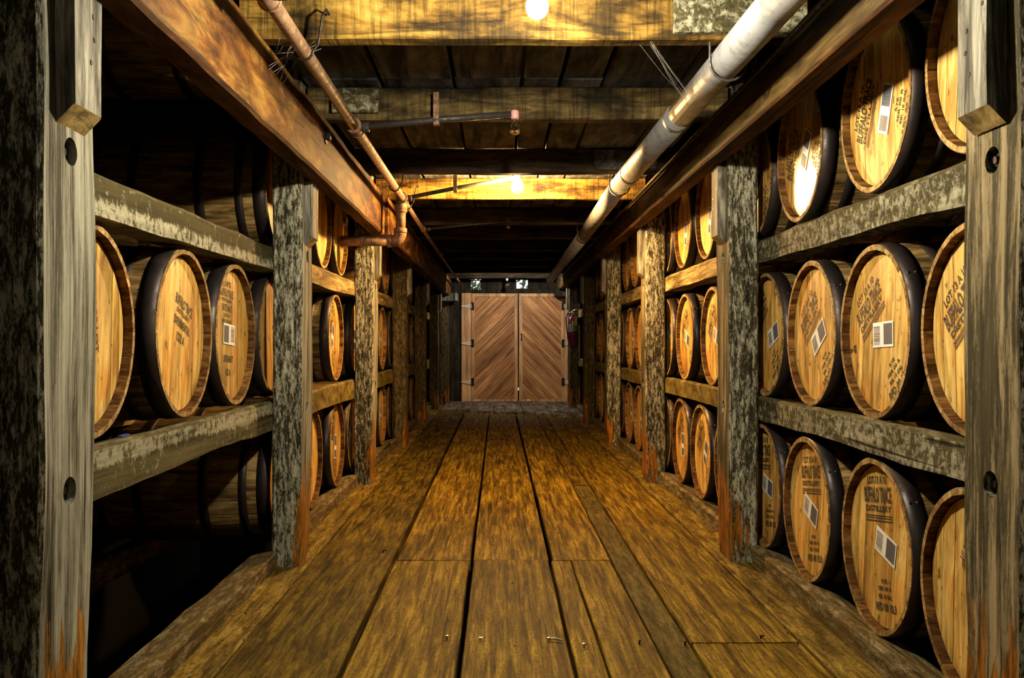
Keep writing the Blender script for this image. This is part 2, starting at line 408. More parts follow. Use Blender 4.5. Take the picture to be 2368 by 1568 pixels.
class MB:
    """collects verts / faces / material indices"""
    def __init__(s):
        s.v = []; s.f = []; s.m = []
    def quad(s, a, b, c, d, k=0):
        i = len(s.v); s.v += [a, b, c, d]; s.f.append((i, i + 1, i + 2, i + 3)); s.m.append(k)
    def box(s, x0, x1, y0, y1, z0, z1, k=0, c=0.0):
        """box with chamfered vertical-section edges when c > 0 (chamfer on every edge via inset rings)"""
        i = len(s.v)
        if c <= 0:
            s.v += [(x0, y0, z0), (x1, y0, z0), (x1, y1, z0), (x0, y1, z0), (x0, y0, z1), (x1, y0, z1), (x1, y1, z1), (x0, y1, z1)]
            fs = [(0, 3, 2, 1), (4, 5, 6, 7), (0, 1, 5, 4), (1, 2, 6, 5), (2, 3, 7, 6), (3, 0, 4, 7)]
            s.f += [tuple(i + q for q in f) for f in fs]; s.m += [k] * 6
            return
        lay = [(c, z0), (0, z0 + c), (0, z1 - c), (c, z1)]
        for (ins, z) in lay:
            a, b_, e, d = x0 + ins, x1 - ins, y0 + ins, y1 - ins
            s.v += [(a + c, e, z), (b_ - c, e, z), (b_, e + c, z), (b_, d - c, z), (b_ - c, d, z), (a + c, d, z), (a, d - c, z), (a, e + c, z)]
        for L in range(3):
            for j in range(8):
                p = i + L * 8
                s.f.append((p + j, p + (j + 1) % 8, p + 8 + (j + 1) % 8, p + 8 + j)); s.m.append(k)
        s.f.append(tuple(i + 7 - j for j in range(8))); s.m.append(k)
        s.f.append(tuple(i + 24 + j for j in range(8))); s.m.append(k)
    def lathe(s, prof, axis='z', n=20, k=0, center=(0, 0, 0), closed=False):
        """prof: list of (radius, t along axis)"""
        i = len(s.v)
        for (r, t) in prof:
            for j in range(n):
                a = 2 * PI * j / n
                p = (r * math.cos(a), r * math.sin(a), t)
                if axis == 'x': p = (t, p[0], p[1])
                if axis == 'y': p = (p[1], t, p[0])
                s.v.append((p[0] + center[0], p[1] + center[1], p[2] + center[2]))
        for L in range(len(prof) - 1):
            for j in range(n):
                a = i + L * n + j; b_ = i + L * n + (j + 1) % n
                s.f.append((a, b_, b_ + n, a + n)); s.m.append(k)
        if closed:
            for j in range(n):
                a = i + (len(prof) - 1) * n + j; b_ = i + (len(prof) - 1) * n + (j + 1) % n
                s.f.append((a, b_, i + (j + 1) % n, i + j)); s.m.append(k)
    def tube(s, pts, r, n=10, k=0, cap=True):
        pts = [Vector(p) for p in pts]
        rr = r if isinstance(r, (list, tuple)) else [r] * len(pts)
        i = len(s.v)
        up = Vector((0, 0, 1))
        t0 = (pts[1] - pts[0]).normalized()
        if abs(t0.dot(up)) > 0.95: up = Vector((1, 0, 0))
        side = t0.cross(up).normalized()
        for q, p in enumerate(pts):
            t = (pts[min(q + 1, len(pts) - 1)] - pts[max(q - 1, 0)]).normalized()
            side = (side - t * side.dot(t)).normalized()
            u = side.cross(t)
            for j in range(n):
                a = 2 * PI * j / n
                s.v.append(tuple(p + side * (rr[q] * math.cos(a)) + u * (rr[q] * math.sin(a))))
        for q in range(len(pts) - 1):
            for j in range(n):
                a = i + q * n + j; b_ = i + q * n + (j + 1) % n
                s.f.append((a, a + n, b_ + n, b_)); s.m.append(k)
        if cap:
            s.f.append(tuple(i + j for j in range(n))); s.m.append(k)
            e = i + (len(pts) - 1) * n
            s.f.append(tuple(e + n - 1 - j for j in range(n))); s.m.append(k)
    def mesh(s, name, mats, smooth=False):
        if not isinstance(mats, (list, tuple)): mats = [mats]
        return mesh_from(name, s.v, s.f, mats, s.m, smooth)

def timber(name, sx, sy, length, axis, mats, seg=14, jit=0.004, seed=0, cham=0.008, face_mat=None, taper=None, nscale=3.0):
    """a squared timber along an axis, cross-section sx by sy centred on the axis, from 0 to length;
    edges chamfered and the surface a little uneven along its run.
    local frame: axis 'y' -> section (x, z); 'z' -> section (x, y); 'x' -> section (y, z)"""
    hx, hy = sx / 2, sy / 2
    c = cham
    ring = [(-hx + c, -hy), (0, -hy), (hx - c, -hy), (hx, -hy + c), (hx, 0), (hx, hy - c), (hx - c, hy), (0, hy), (-hx + c, hy), (-hx, hy - c), (-hx, 0), (-hx, -hy + c)]
    side_of = [0, 0, 4, 1, 1, 5, 2, 2, 6, 3, 3, 7]    # 0 bottom, 1 +x, 2 top, 3 -x, others chamfers
    n = len(ring)
    V = []; F = []; K = []
    for q in range(seg + 1):
        t = length * q / seg
        for j, (a, b) in enumerate(ring):
            d = noise.noise_vector(Vector((a * 9 + seed * 7.3, b * 9 + seed * 3.1, t * nscale + seed)))
            d2 = noise.noise_vector(Vector((seed * 5.7, seed, t * nscale * 0.4)))
            aa = a + d.x * jit + d2.x * jit * 0.7
            bb = b + d.y * jit + d2.y * jit * 0.7
            if taper:
                aa, bb = taper(aa, bb, t)
            if axis == 'y': V.append((aa, t, bb))
            elif axis == 'z': V.append((aa, bb, t))
            else: V.append((t, aa, bb))
    flip = axis != 'y'
    for q in range(seg):
        for j in range(n):
            a = q * n + j; b = q * n + (j + 1) % n
            f = (a, b, b + n, a + n)
            F.append(f if flip else f[::-1])
            K.append(face_mat(side_of[j]) if face_mat else 0)
    c0 = tuple(range(n)); c1 = tuple(seg * n + j for j in range(n))
    F.append(c0[::-1] if flip else c0); K.append(face_mat(8) if face_mat else 0)
    F.append(c1 if flip else c1[::-1]); K.append(face_mat(8) if face_mat else 0)
    if not isinstance(mats, (list, tuple)): mats = [mats]
    return mesh_from(name, V, F, mats, K)

def empty(name, loc=(0, 0, 0), rot=(0, 0, 0)):
    o = bpy.data.objects.new(name, None)
    COL.objects.link(o)
    o.location = loc
    o.rotation_euler = rot
    o.empty_display_size = 0.1
    return o

# ================================================================== THE SETTING
# racks: posts, rails and barrel heads stand at these distances from the camera's line down the aisle
XR_IN, XR_OUT = 1.016, 1.148
XL_IN, XL_OUT = -0.846, -0.974
HEAD_R, HEAD_L = 1.161, -1.003
STEP = 2.296
POST_R = [4.10 + STEP * (i - 1) for i in range(6)]
POST_L = [4.014 + STEP * (i - 1) for i in range(6)]
POST_R[0] = 1.81; POST_L[0] = 1.725
WALL_Y = 14.75

# floor
floor = tag(empty('floor', (0, 0, 0)), kind='structure')
def plank(x0, x1, y0, y1, seed, mat=None, th=0.05, dz=0.0, gap=0.004, gapr=None):
    g2 = gap if gapr is None else gapr
    w = (x1 - x0) - gap - g2
    n = max(3, int((y1 - y0) / 0.35))
    me = timber('floor_plank', w, th, (y1 - y0) - 0.006, 'y', mat or M['floor'], seg=n, jit=0.0035, seed=seed, cham=0.004, nscale=2.2)
    return add('floor_plank', me, floor, ((x0 + gap + x1 - g2) / 2, y0 + 0.003, -th / 2 + dz))
YJ = 4.15
F0 = -2.5
near = [(-0.825, -0.465, .004, .008), (-0.465, -0.118, .008, .009), (-0.118, 0.228, .009, .006), (0.228, 0.325, .006, .003), (0.325, 0.505, .003, .004), (0.62, 0.978, .004, .005)]
for i, (a, b, g0, g1) in enumerate(near):
    if i == 5:
        plank(a, b, F0, 3.005, 11, gap=g0, gapr=g1); plank(a, b, 3.012, 8.2, 12, gap=g0, gapr=g1)
    elif i == 0:
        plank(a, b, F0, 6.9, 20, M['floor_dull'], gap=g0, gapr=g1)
    else:
        plank(a, b, F0, YJ, i + 1, gap=g0, gapr=g1, dz=random.Random(i).uniform(-.003, 0))
plank(0.505, 0.62, F0, 6.3, 9, M['floor_grey'], gap=.004, gapr=.004, dz=-.004)
far = [(-0.465, -0.118, .014, .007), (-0.118, 0.236, .007, .010), (0.236, 0.505, .010, .003)]
for i, (a, b, g0, g1) in enumerate(far):
    plank(a, b, YJ, 9.4, 30 + i, gap=g0, gapr=g1); plank(a, b, 9.4, 12.6, 40 + i, gap=g0, gapr=g1)
plank(0.505, 0.62, 6.3, 12.6, 51, gap=.003, gapr=.004)
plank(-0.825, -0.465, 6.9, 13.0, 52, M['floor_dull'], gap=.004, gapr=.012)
plank(0.62, 0.978, 8.2, 12.3, 53, gap=.004, gapr=.006)
for k, (y0, y1) in enumerate([(F0, 2.1), (2.1, 6.0), (6.0, 10.2), (10.2, 14.7)]):
    plank(-1.06, -0.825, y0, y1, 60 + k, M['floor_edge'], gap=.003, gapr=.004, dz=.002)
    plank(0.978, 1.26, y0 + .4, y1 + (.4 if k < 3 else 0), 70 + k, M['floor_edge'], gap=.005, gapr=.003, dz=.002)
# raised, paler boards in front of the door
for k, (a, b, y0) in enumerate([(-0.80, -0.377, 12.95), (-0.377, -0.06, 12.72), (-0.06, 0.336, 12.5), (0.336, 0.70, 12.25), (0.70, 1.10, 12.0)]):
    plank(a, b, y0, 14.72, 80 + k, M['slab'], th=0.075, dz=0.03, gap=.004)
# old nails standing out of the boards
for k, (x, y, a, l) in enumerate([(-0.168, 3.05, 1.4, .022), (-0.059, 3.03, 0.5, .02), (0.165, 3.03, -0.35, .045), (0.274, 2.97, 0.2, .012), (0.60, 2.99, .9, .012), (-0.53, 4.3, .4, .014), (0.455, 3.0, 1.1, .012), (0.86, 3.05, .3, .012)]):
    mb = MB()
    mb.tube([(0, 0, -0.01), (0, 0, .006), (math.cos(a) * l * .5, math.sin(a) * l * .5, .010), (math.cos(a) * l, math.sin(a) * l, .007)], [.003, .003, .003, .002], 6)
    mb.lathe([(.0, .0125), (.006, .0115), (.006, .0095), (.0, .0085)], 'z', 8)
    add('nail', mb.mesh('nail', M['zinc'] if k < 4 else M['iron']), floor, (x, y, 0))
# dust of wood crumbs on the floor, gathered towards the posts
mb = MB()
rng = random.Random(4)
for k in range(420):
    side = rng.random()
    x = rng.uniform(-0.9, 1.05) if side < .45 else (rng.gauss(-0.86, .05) if side < .75 else rng.gauss(1.0, .05))
    y = rng.uniform(2.0, 9.0); s_ = rng.uniform(.0015, .005); a = rng.uniform(0, PI)
    ca, sa = math.cos(a) * s_, math.sin(a) * s_
    z = 0.003
    mb.v += [(x - ca * 2, y - sa * 2, z), (x + sa, y - ca, z), (x + ca * 2, y + sa * 2, z + s_), (x - sa, y + ca, z)]
    q = len(mb.v) - 4
    mb.f += [(q, q + 1, q + 2, q + 3), (q, q + 2, q + 1), (q + 3, q + 2, q)]; mb.m += [0, 0, 0]
tag(add('wood_crumbs', mb.mesh('wood_crumbs', M['rail_tan'])), 'scattered wood crumbs on the floor boards beside the posts', 'debris', kind='stuff')

# ceiling boards over the aisle
JZ = H + 0.97       # underside of the joists
CZ = H + 1.11       # underside of the ceiling boards
ceil = tag(empty('ceiling', (0, 0, CZ)), kind='structure')
edges = [-0.835, -0.797 + .06, -0.505, -0.19, 0.10, 0.27, 0.45, 0.78, 1.005]
rng = random.Random(8)
for k in range(len(edges) - 1):
    cuts = [-2.5, 3.95 + rng.choice([0, 0, 1.05]), 6.25 + rng.choice([0, 1.3]), 9.85, 12.05, WALL_Y]
    for a, b in zip(cuts, cuts[1:]):
        w = edges[k + 1] - edges[k] - rng.uniform(.006, .022)
        me = timber('ceiling_board', w, .03, b - a - .006, 'y', M['ceiling'], seg=5, jit=.004, seed=rng.random() * 90, cham=.004)
        add('ceiling_board', me, ceil, ((edges[k] + edges[k + 1]) / 2, a, .015 + rng.uniform(0, .008)))

# outer shell of the building, far back in the dark behind the racks
shell = mat_plain('shell_dark_boards', (0.015, 0.013, 0.010), 0.9)
def shell_box(name, x0, x1, y0, y1, z0, z1, mat=None):
    mb = MB(); mb.box(x0, x1, y0, y1, z0, z1)
    return tag(add(name, mb.mesh(name, mat or shell)), kind='structure')
shell_box('wall_left', -3.9, -3.8, -2.7, 15.0, -3.3, 3.3)
shell_box('wall_right', 3.8, 3.9, -2.7, 15.0, -3.3, 3.3)
shell_box('wall_back', -3.9, 3.9, -2.8, -2.7, -3.3, 3.3)
shell_box('floor_below', -3.9, 3.9, -2.8, 15.0, -3.4, -3.3)
shell_box('ceiling_above', -3.9, 3.9, -2.8, 15.0, 3.3, 3.4)

# front wall round the double door, with two little windows over it
D0, D1, DT = -0.58, 1.082, H + 0.772
W1 = (-0.445, -0.268, H + 0.84, H + 0.978)
W2 = (0.278, 0.482, H + 0.828, H + 0.992)
wall = tag(empty('wall_front', (0, WALL_Y, 0)), kind='structure')
def wall_piece(x0, x1, z0, z1):
    n = max(1, int(round((x1 - x0) / 0.22)))
    for k in range(n):
        a = x0 + (x1 - x0) * k / n; b = x0 + (x1 - x0) * (k + 1) / n
        mb = MB(); mb.box(a, b, 0, .05, z0, z1, c=.002)
        add('wall_board', mb.mesh('wall_board', M['dark']), wall)
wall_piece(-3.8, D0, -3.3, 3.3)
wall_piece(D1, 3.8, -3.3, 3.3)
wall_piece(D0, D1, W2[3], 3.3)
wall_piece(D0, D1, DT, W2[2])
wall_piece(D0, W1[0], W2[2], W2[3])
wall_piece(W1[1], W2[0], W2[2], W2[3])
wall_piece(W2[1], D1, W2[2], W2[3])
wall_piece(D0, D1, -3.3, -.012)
for k, w in enumerate((W1, W2)):
    wn = tag(empty('window_%d' % (k + 1), ((w[0] + w[1]) / 2, WALL_Y, w[2])), kind='structure')
    hw = (w[1] - w[0]) / 2; hh = w[3] - w[2]
    mb = MB()
    t = .012
    mb.box(-hw, -hw + t, -.008, .05, 0, hh); mb.box(hw - t, hw, -.008, .05, 0, hh)
    mb.box(-hw + t, hw - t, -.008, .05, 0, t); mb.box(-hw + t, hw - t, -.008, .05, hh - t, hh)
    add('frame', mb.mesh('frame', M['dark']), wn)
    mb = MB(); mb.box(-hw + t, hw - t, .022, .026, t, hh - t)
    add('pane', mb.mesh('pane', M['glass']), wn)

# double door of diagonal boards
door = tag(empty('door_1', (0, WALL_Y, 0)), kind='structure')
MIDX = 0.320
LX0, LX1 = -0.425, 0.309      # left leaf
RX0, RX1 = 0.331, 1.045       # right leaf
mb = MB(); mb.box(D0, LX0 - .003, -.045, .02, -.0, DT - .005, c=.003)
add('jamb_board', mb.mesh('jamb_board', M['cedar_pale']), door)
mb = MB(); mb.box(RX1 + .003, D1 + .02, -.05, .02, 0, DT - .0, c=.003)
add('jamb_board', mb.mesh('jamb_board', M['cedar_pale']), door)
# batten closing the gap between the leaves, with a chink near the bottom
mb = MB(); mb.box(.285, .355, .02, .05, 0, .200); mb.box(.285, .355, .02, .05, .243, DT)
add('closing_batten', mb.mesh('closing_batten', M['dark']), door)
for a in ((D0 - .05, LX0 + .03, 0, DT + .05), (RX1 - .03, D1 + .08, 0, DT + .05), (LX0 - .05, RX1 + .05, DT - .04, DT + .05)):
    mb = MB(); mb.box(a[0], a[1], .05, .075, a[2], a[3])
    add('door_stop', mb.mesh('door_stop', M['dark']), door)

def clip_poly(poly, n, d):
    """keep the part of a polygon where n.p <= d"""
    out = []
    for i in range(len(poly)):
        a, b = poly[i], poly[(i + 1) % len(poly)]
        da = a[0] * n[0] + a[1] * n[1] - d; db = b[0] * n[0] + b[1] * n[1] - d
        if da <= 0: out.append(a)
        if (da < 0 < db) or (db < 0 < da):
            t = da / (da - db); out.append((a[0] + (b[0] - a[0]) * t, a[1] + (b[1] - a[1]) * t))
    return out

def prism(poly, y0, y1, cham=.003):
    """polygon in x-z, front face at y0 with a small chamfer, body to y1"""
    cx = sum(p[0] for p in poly) / len(poly); cz = sum(p[1] for p in poly) / len(poly)
    mb = MB(); n = len(poly)
    def shrink(p, c):
        dx, dz = p[0] - cx, p[1] - cz; L = math.hypot(dx, dz) or 1
        k = max(0, (L - c) / L); return (cx + dx * k, cz + dz * k)
    f = [shrink(p, cham) for p in poly]
    mb.v += [(p[0], y0, p[1]) for p in f] + [(p[0], y0 + cham, p[1]) for p in poly] + [(p[0], y1, p[1]) for p in poly]
    mb.f.append(tuple(range(n))); mb.m.append(0)
    for L in range(2):
        for j in range(n):
            a = L * n + j; b = L * n + (j + 1) % n
            mb.f.append((b, a, a + n, b + n)); mb.m.append(0)
    mb.f.append(tuple(2 * n + n - 1 - j for j in range(n))); mb.m.append(0)
    return mb

def diag_mat(name, ang):
    m = M['cedar'].copy(); m.name = name
    for nd in m.node_tree.nodes:
        if nd.type == 'MAPPING':
            nd.inputs['Rotation'].default_value = (0, ang, 0)
    return m
M['cedar_up'] = M['cedar']; M['cedar_dn'] = M['cedar']

def leaf(x0, x1, slope, hinge_side):
    lf = empty('door_leaf', (0, 0, 0)); lf.parent = door
    z0, z1 = 0.012, DT - .012
    fw = .052
    # mitred frame pieces
    frames = [
        [(x0, z0), (x0 + fw, z0 + fw), (x0 + fw, z1 - fw), (x0, z1)],
        [(x1, z0), (x1, z1), (x1 - fw, z1 - fw), (x1 - fw, z0 + fw)],
        [(x0, z1), (x0 + fw, z1 - fw), (x1 - fw, z1 - fw), (x1, z1)],
        [(x0, z0), (x1, z0), (x1 - fw, z0 + fw), (x0 + fw, z0 + fw)]]
    for q, p in enumerate(frames):
        me = prism(p, -.055, -.012, .002).mesh('frame_board', M['cedar_pale'])
        add('frame_board', me, lf)
    # diagonal boards, each turned from its own straight board so the grain runs along it
    ix0, ix1, iz0, iz1 = x0 + fw, x1 - fw, z0 + fw, z1 - fw
    s = 1 / math.sqrt(2)
    nrm = (-s, s) if slope > 0 else (s, s)
    rect = [(ix0, iz0), (ix1, iz0), (ix1, iz1), (ix0, iz1)]
    ds = [p[0] * nrm[0] + p[1] * nrm[1] for p in rect]
    d = min(ds); bw = .0615
    ang = -PI / 4 if slope < 0 else PI / 4
    k = 0
    while d < max(ds):
        poly = clip_poly(rect, nrm, d + bw - .0015)
        poly = clip_poly(poly, (-nrm[0], -nrm[1]), -d)
        if len(poly) > 2:
            # turn into board frame (grain up z), object turned back
            ca, sa = math.cos(ang), math.sin(ang)
            pr = [(p[0] * ca - p[1] * sa, p[0] * sa + p[1] * ca) for p in poly]
            me = prism(pr, -.038 + random.Random(k * 3 + int(slope)).uniform(-.001, .001), -.012, .0025).mesh('diagonal_board', M['cedar'])
            add('diagonal_board', me, lf, rot=(0, ang, 0))
        d += bw; k += 1
    mb = MB(); mb.box(x0 + .004, x1 - .004, -.012, .0, z0, z1)
    add('door_backing', mb.mesh('door_backing', M['dark']), lf)
    return lf
lfL = leaf(LX0, LX1, +1, 'l')
lfR = leaf(RX0, RX1, -1, 'r')

# strap hinges: a plate on the leaf, a tapering strap on the jamb
def hinge(x, z, sgn):
    h = empty('hinge', (x, -.056, z)); h.parent = door
    mb = MB(); mb.box(0 if sgn < 0 else -.045, .045 if sgn < 0 else 0, -.006, .0, -.062, .062, c=.001)
    add('hinge_plate', mb.mesh('hinge_plate', M['iron']), h)
    L = .165 * sgn
    poly = [(0, -.034), (0, .034), (L * .9, .012), (L, 0), (L * .9, -.012)]
    pm = prism(poly if sgn < 0 else poly[::-1], -.004, .004, .001)
    for q, t in enumerate((.2, .45, .9)):
        pm.lathe([(0, -.009), (.008, -.008), (.009, -.004)], 'y', 8, center=(L * t, 0, 0))
    add('hinge_strap', pm.mesh('hinge_strap', M['zinc']), h)
    mb = MB(); mb.tube([(0, -.006, -.035), (0, -.006, .035)], .009, 8)
    add('hinge_pin', mb.mesh('hinge_pin', M['zinc']), h)
for z in (DT - .215, DT - .80, DT - 1.40 - .01):
    hinge(LX0 + .0, z, -1)
    hinge(RX1 + .0, z, +1)
mb = MB()
mb.tube([(0, 0, -.04), (0, -.028, -.035), (0, -.028, .035), (0, 0, .04)], .007, 8)
mb.box(-.012, .012, -.004, .0, -.055, -.03); mb.box(-.012, .012, -.004, 0, .03, .055)
add('handle', mb.mesh('handle', M['iron']), lfR, (RX0 + .035, -.056, DT - .70))

# outdoors, seen only through the two little windows
shell_box('ground_outside', -12, 14, 15.1, 40, -.6, -.4, M['ground'])
for k, (x, y, h) in enumerate([(-0.75, 20.5, 2.5), (1.5, 21.5, 2.6)]):
    t = tag(empty('tree', (x, y, -.4)), ['leafy tree outdoors behind the narrower window over the door', 'leafy tree outdoors behind the wider window over the door'][k], 'tree')
    mb = MB(); mb.tube([(0, 0, -.1), (.05, 0, h * .5), (0, .05, h)], [.09, .07, .04], 8)
    add('trunk', mb.mesh('trunk', M['bark']), t)
    mb = MB(); rg = random.Random(k)
    for q in range(1000):
        p = Vector((rg.uniform(-1.05, 1.05), rg.uniform(-.6, .6), h + .15 + rg.uniform(-.75, .75)))
        if p.x ** 2 + ((p.z - h - .15) * 1.4) ** 2 > 1.1: continue
        a = Vector((rg.uniform(-1, 1), rg.uniform(-1, 1), rg.uniform(-1, 1))).normalized() * .085
        b = a.cross(Vector((rg.uniform(-1, 1), rg.uniform(-1, 1), 1))).normalized() * .045
        mb.quad(p - a, p + b, p + a, p - b)
    tag(add('crown', mb.mesh('crown', M['leaf']), t), kind='stuff')

# ================================================================== TIMBER FRAME
BZL, BZR = H + 0.70, H + 0.79      # undersides of the long beams
def fm_beam(side):
    return {0: 1, 4: 1, 7: 1}.get(side, 0)
# long beams carried on the posts
b = add('ceiling_beam', timber('ceiling_beam', .088, .27, 8.55, 'y', [M['beam'], M['beam_under']], seg=46, jit=.007, seed=3, cham=.010, face_mat=fm_beam), None, (-0.742 - .048, -2.4, BZL + .135))
tag(b, 'long orange-brown beam running under the joists beside the thin rusty pipe, nearer length', 'beam')
beamL = b
b = add('ceiling_beam', timber('ceiling_beam', .088, .265, 8.5, 'y', [M['beam'], M['beam_under']], seg=30, jit=.006, seed=5, cham=.010, face_mat=fm_beam), None, (-0.727 - .048, 6.165, BZL + .134))
tag(b, 'farther length of orange beam butted behind the rusty elbow pipe', 'beam')
b = add('ceiling_beam', timber('ceiling_beam', .090, .18, 17.0, 'y', [M['beam_tan'], M['beam_under']], seg=70, jit=.006, seed=9, cham=.008, face_mat=fm_beam), None, (0.905 + .050, -2.4, BZR + .09))
tag(b, 'long tan beam on the posts beside the wide pale pipe', 'beam')
# bolt heads on the nearer orange beam
for (y, z) in [(4.02, .185)]:
    mb = MB()
    mb.lathe([(.0, .0), (.034, .001), (.034, .006), (0, .007)], 'x', 14)
    mb.box(.006, .024, -.017, .017, -.017, .017, c=.003)
    add('bolt', mb.mesh('bolt', M['iron']), beamL, (.044, 2.4 + y, -.135 + z))

# joists across the aisle
JY = [0.6, 1.8, 2.986, 4.06, 5.36, 6.335, 7.74, 8.8, 9.95, 11.0, 12.1, 13.15, 14.25]
for k, y in enumerate(JY):
    me = timber('joist', .075, .14, 1.83, 'x', M['joist_half_shade'] if k == 3 else M['joist'] if k in (2, 5) else M['joist_shade'], seg=26, jit=.005, seed=20 + k, cham=.006)
    o = add('joist', me, None, (-0.83, y + .0375, JZ + .07))
    lab = {2: 'golden sawn joist crossing the aisle right behind the nearest lit bulb', 3: 'dark joist behind the unlit pink-socket bulb and its conduit arm',
           4: 'dark joist crossing just before the orange lit bulb', 5: 'orange-lit joist crossing right behind the second lit bulb',
           6: 'dark joist behind the small unlit bulb past the orange lamp'}.get(k)
    if lab is None:
        lab = 'dark joist crossing the aisle, %s joist past the orange lit bulb' % {7: 'third', 8: 'fourth', 9: 'fifth', 10: 'sixth', 11: 'seventh', 12: 'last'}[k] if k > 6 else 'joist over the aisle before the first lit bulb, %s' % ('nearer the lamp' if k == 1 else 'farther from the lamp')
    tag(o, lab, 'joist', 'joists across the aisle')
# scab plank bolted on the golden joist by the pale pipe, and a small block on the joist behind the conduit
me = timber('scab_board', .03, .13, .42, 'x', M['rail'], seg=6, jit=.004, seed=71, cham=.004)
tag(add('scab_board', me, None, (0.56, 2.986 - .0165, JZ + .077)), 'black-stained short board fixed on the golden joist beside the pale pipe', 'board')
me = timber('scab_board', .03, .11, .20, 'x', M['rail'], seg=4, jit=.004, seed=72, cham=.004)
tag(add('scab_board', me, None, (-0.72, 4.06 - .0165, JZ + .075)), 'whitewashed block on the joist end beside the rusty pipe', 'board')
me = timber('scab_board', .03, .11, .36, 'x', M['ceiling'], seg=4, jit=.004, seed=73, cham=.004)
tag(add('scab_board', me, None, (0.55, 5.36 - .0165, JZ + .075)), 'dark plate on the joist before the orange lamp beside the pale pipe', 'board')

# ------------------------------------------------------------------ posts
def cut_holes(me, spots, sgn, face):
    """counterbored bolt holes in the aisle face"""
    ob = bpy.data.objects.new('tmp', me); COL.objects.link(ob)
    mb = MB()
    for (y, z) in spots:
        n = 18
        i = len(mb.v)
        for t in (face - sgn * .05, face + sgn * .045):
            for j in range(n):
                a = 2 * PI * j / n
                mb.v.append((t, y + .028 * math.cos(a), z + .028 * math.sin(a)))
        for j in range(n):
            a, b_ = i + j, i + (j + 1) % n
            mb.f.append((a, b_, b_ + n, a + n) if sgn > 0 else (b_, a, a + n, b_ + n)); mb.m.append(0)
        mb.f.append(tuple(i + n - 1 - j for j in range(n)) if sgn > 0 else tuple(i + j for j in range(n))); mb.m.append(0)
        mb.f.append(tuple(i + n + j for j in range(n)) if sgn > 0 else tuple(i + 2 * n - 1 - j for j in range(n))); mb.m.append(0)
    cme = mb.mesh('cut', M['post_face'])
    bm = bmesh.new(); bm.from_mesh(cme); bmesh.ops.recalc_face_normals(bm, faces=bm.faces); bm.to_mesh(cme); bm.free()
    bm = bmesh.new(); bm.from_mesh(me); bmesh.ops.recalc_face_normals(bm, faces=bm.faces); bm.to_mesh(me); bm.free()
    co = bpy.data.objects.new('cut', cme); COL.objects.link(co)
    md = ob.modifiers.new('b', 'BOOLEAN'); md.operation = 'DIFFERENCE'; md.object = co; md.solver = 'EXACT'
    dg = bpy.context.evaluated_depsgraph_get()
    res = bpy.data.meshes.new_from_object(ob.evaluated_get(dg))
    bpy.data.objects.remove(ob); bpy.data.objects.remove(co)
    res.name = 'rack_post'
    return res

HOLES = [(0.0, H + .375), (0.0, H - .295)]
def post_mesh(sgn, seed, ht, w=.130, d=.232, rot_amt=.05):
    """sgn +1: aisle face towards -x (rack beyond +x).  local origin at the foot's centre"""
    def tp(a, b, t):
        # the far aisle corner is gnawed away towards the foot
        k = max(0.0, 1 - t / .55) ** 1.2
        if a * sgn < -w * .28:
            wob = .6 + .8 * noise.noise(Vector((seed * 3.3, t * 7, 0)))
            if b > d * .3: b -= rot_amt * k * wob
            a += sgn * .016 * k * wob
        return a, b
    def fm(side):
        return 1 if side == (3 if sgn > 0 else 1) else 0
    me = timber('rack_post', w, d, ht, 'z', [M['postR' if sgn > 0 else 'postL'], M['post_faceR' if sgn > 0 else 'post_faceL']], seg=40, jit=.006, seed=seed, cham=.009, face_mat=fm, taper=tp)
    return cut_holes(me, HOLES, sgn, -sgn * w / 2)

def guide_mesh(ht, sgn, wid=.125, th=.037):
    """board on the aisle face, foot cut on a slant"""
    mb = MB()
    o = -sgn * th
    c = .003
    y0, y1 = -wid / 2, wid / 2
    prof = [(0, y0), (o * .88, y0), (o, y0 + c), (o, y1 - c), (o * .88, y1), (0, y1)]
    nz = 8
    for q in range(nz + 1):
        for (x, y) in prof:
            z0 = .038 * abs(x) / th
            z = z0 + (ht - z0) * q / nz
            d = noise.noise_vector(Vector((x * 30, y * 20, z * 4 + sgn * 5)))
            mb.v.append((x + d.x * .0015 if x else 0, y + d.y * .003, z))
    n = len(prof)
    for q in range(nz):
        for j in range(n):
            a = q * n + j; b_ = q * n + (j + 1) % n
            mb.f.append((a, b_, b_ + n, a + n)); mb.m.append(0)
    mb.f.append(tuple(range(n))[::-1]); mb.m.append(1)
    mb.f.append(tuple(nz * n + j for j in range(n))); mb.m.append(0)
    me = mb.mesh('guide_board', [M['guide'], M['guide_end']])
    bm = bmesh.new(); bm.from_mesh(me); bmesh.ops.recalc_face_normals(bm, faces=bm.faces); bm.to_mesh(me); bm.free()
    return me

ORD = ['first', 'second', 'third', 'fourth', 'fifth', 'last']
def side_words(s):
    return 'pale-pipe side' if s > 0 else 'rusty-pipe side'

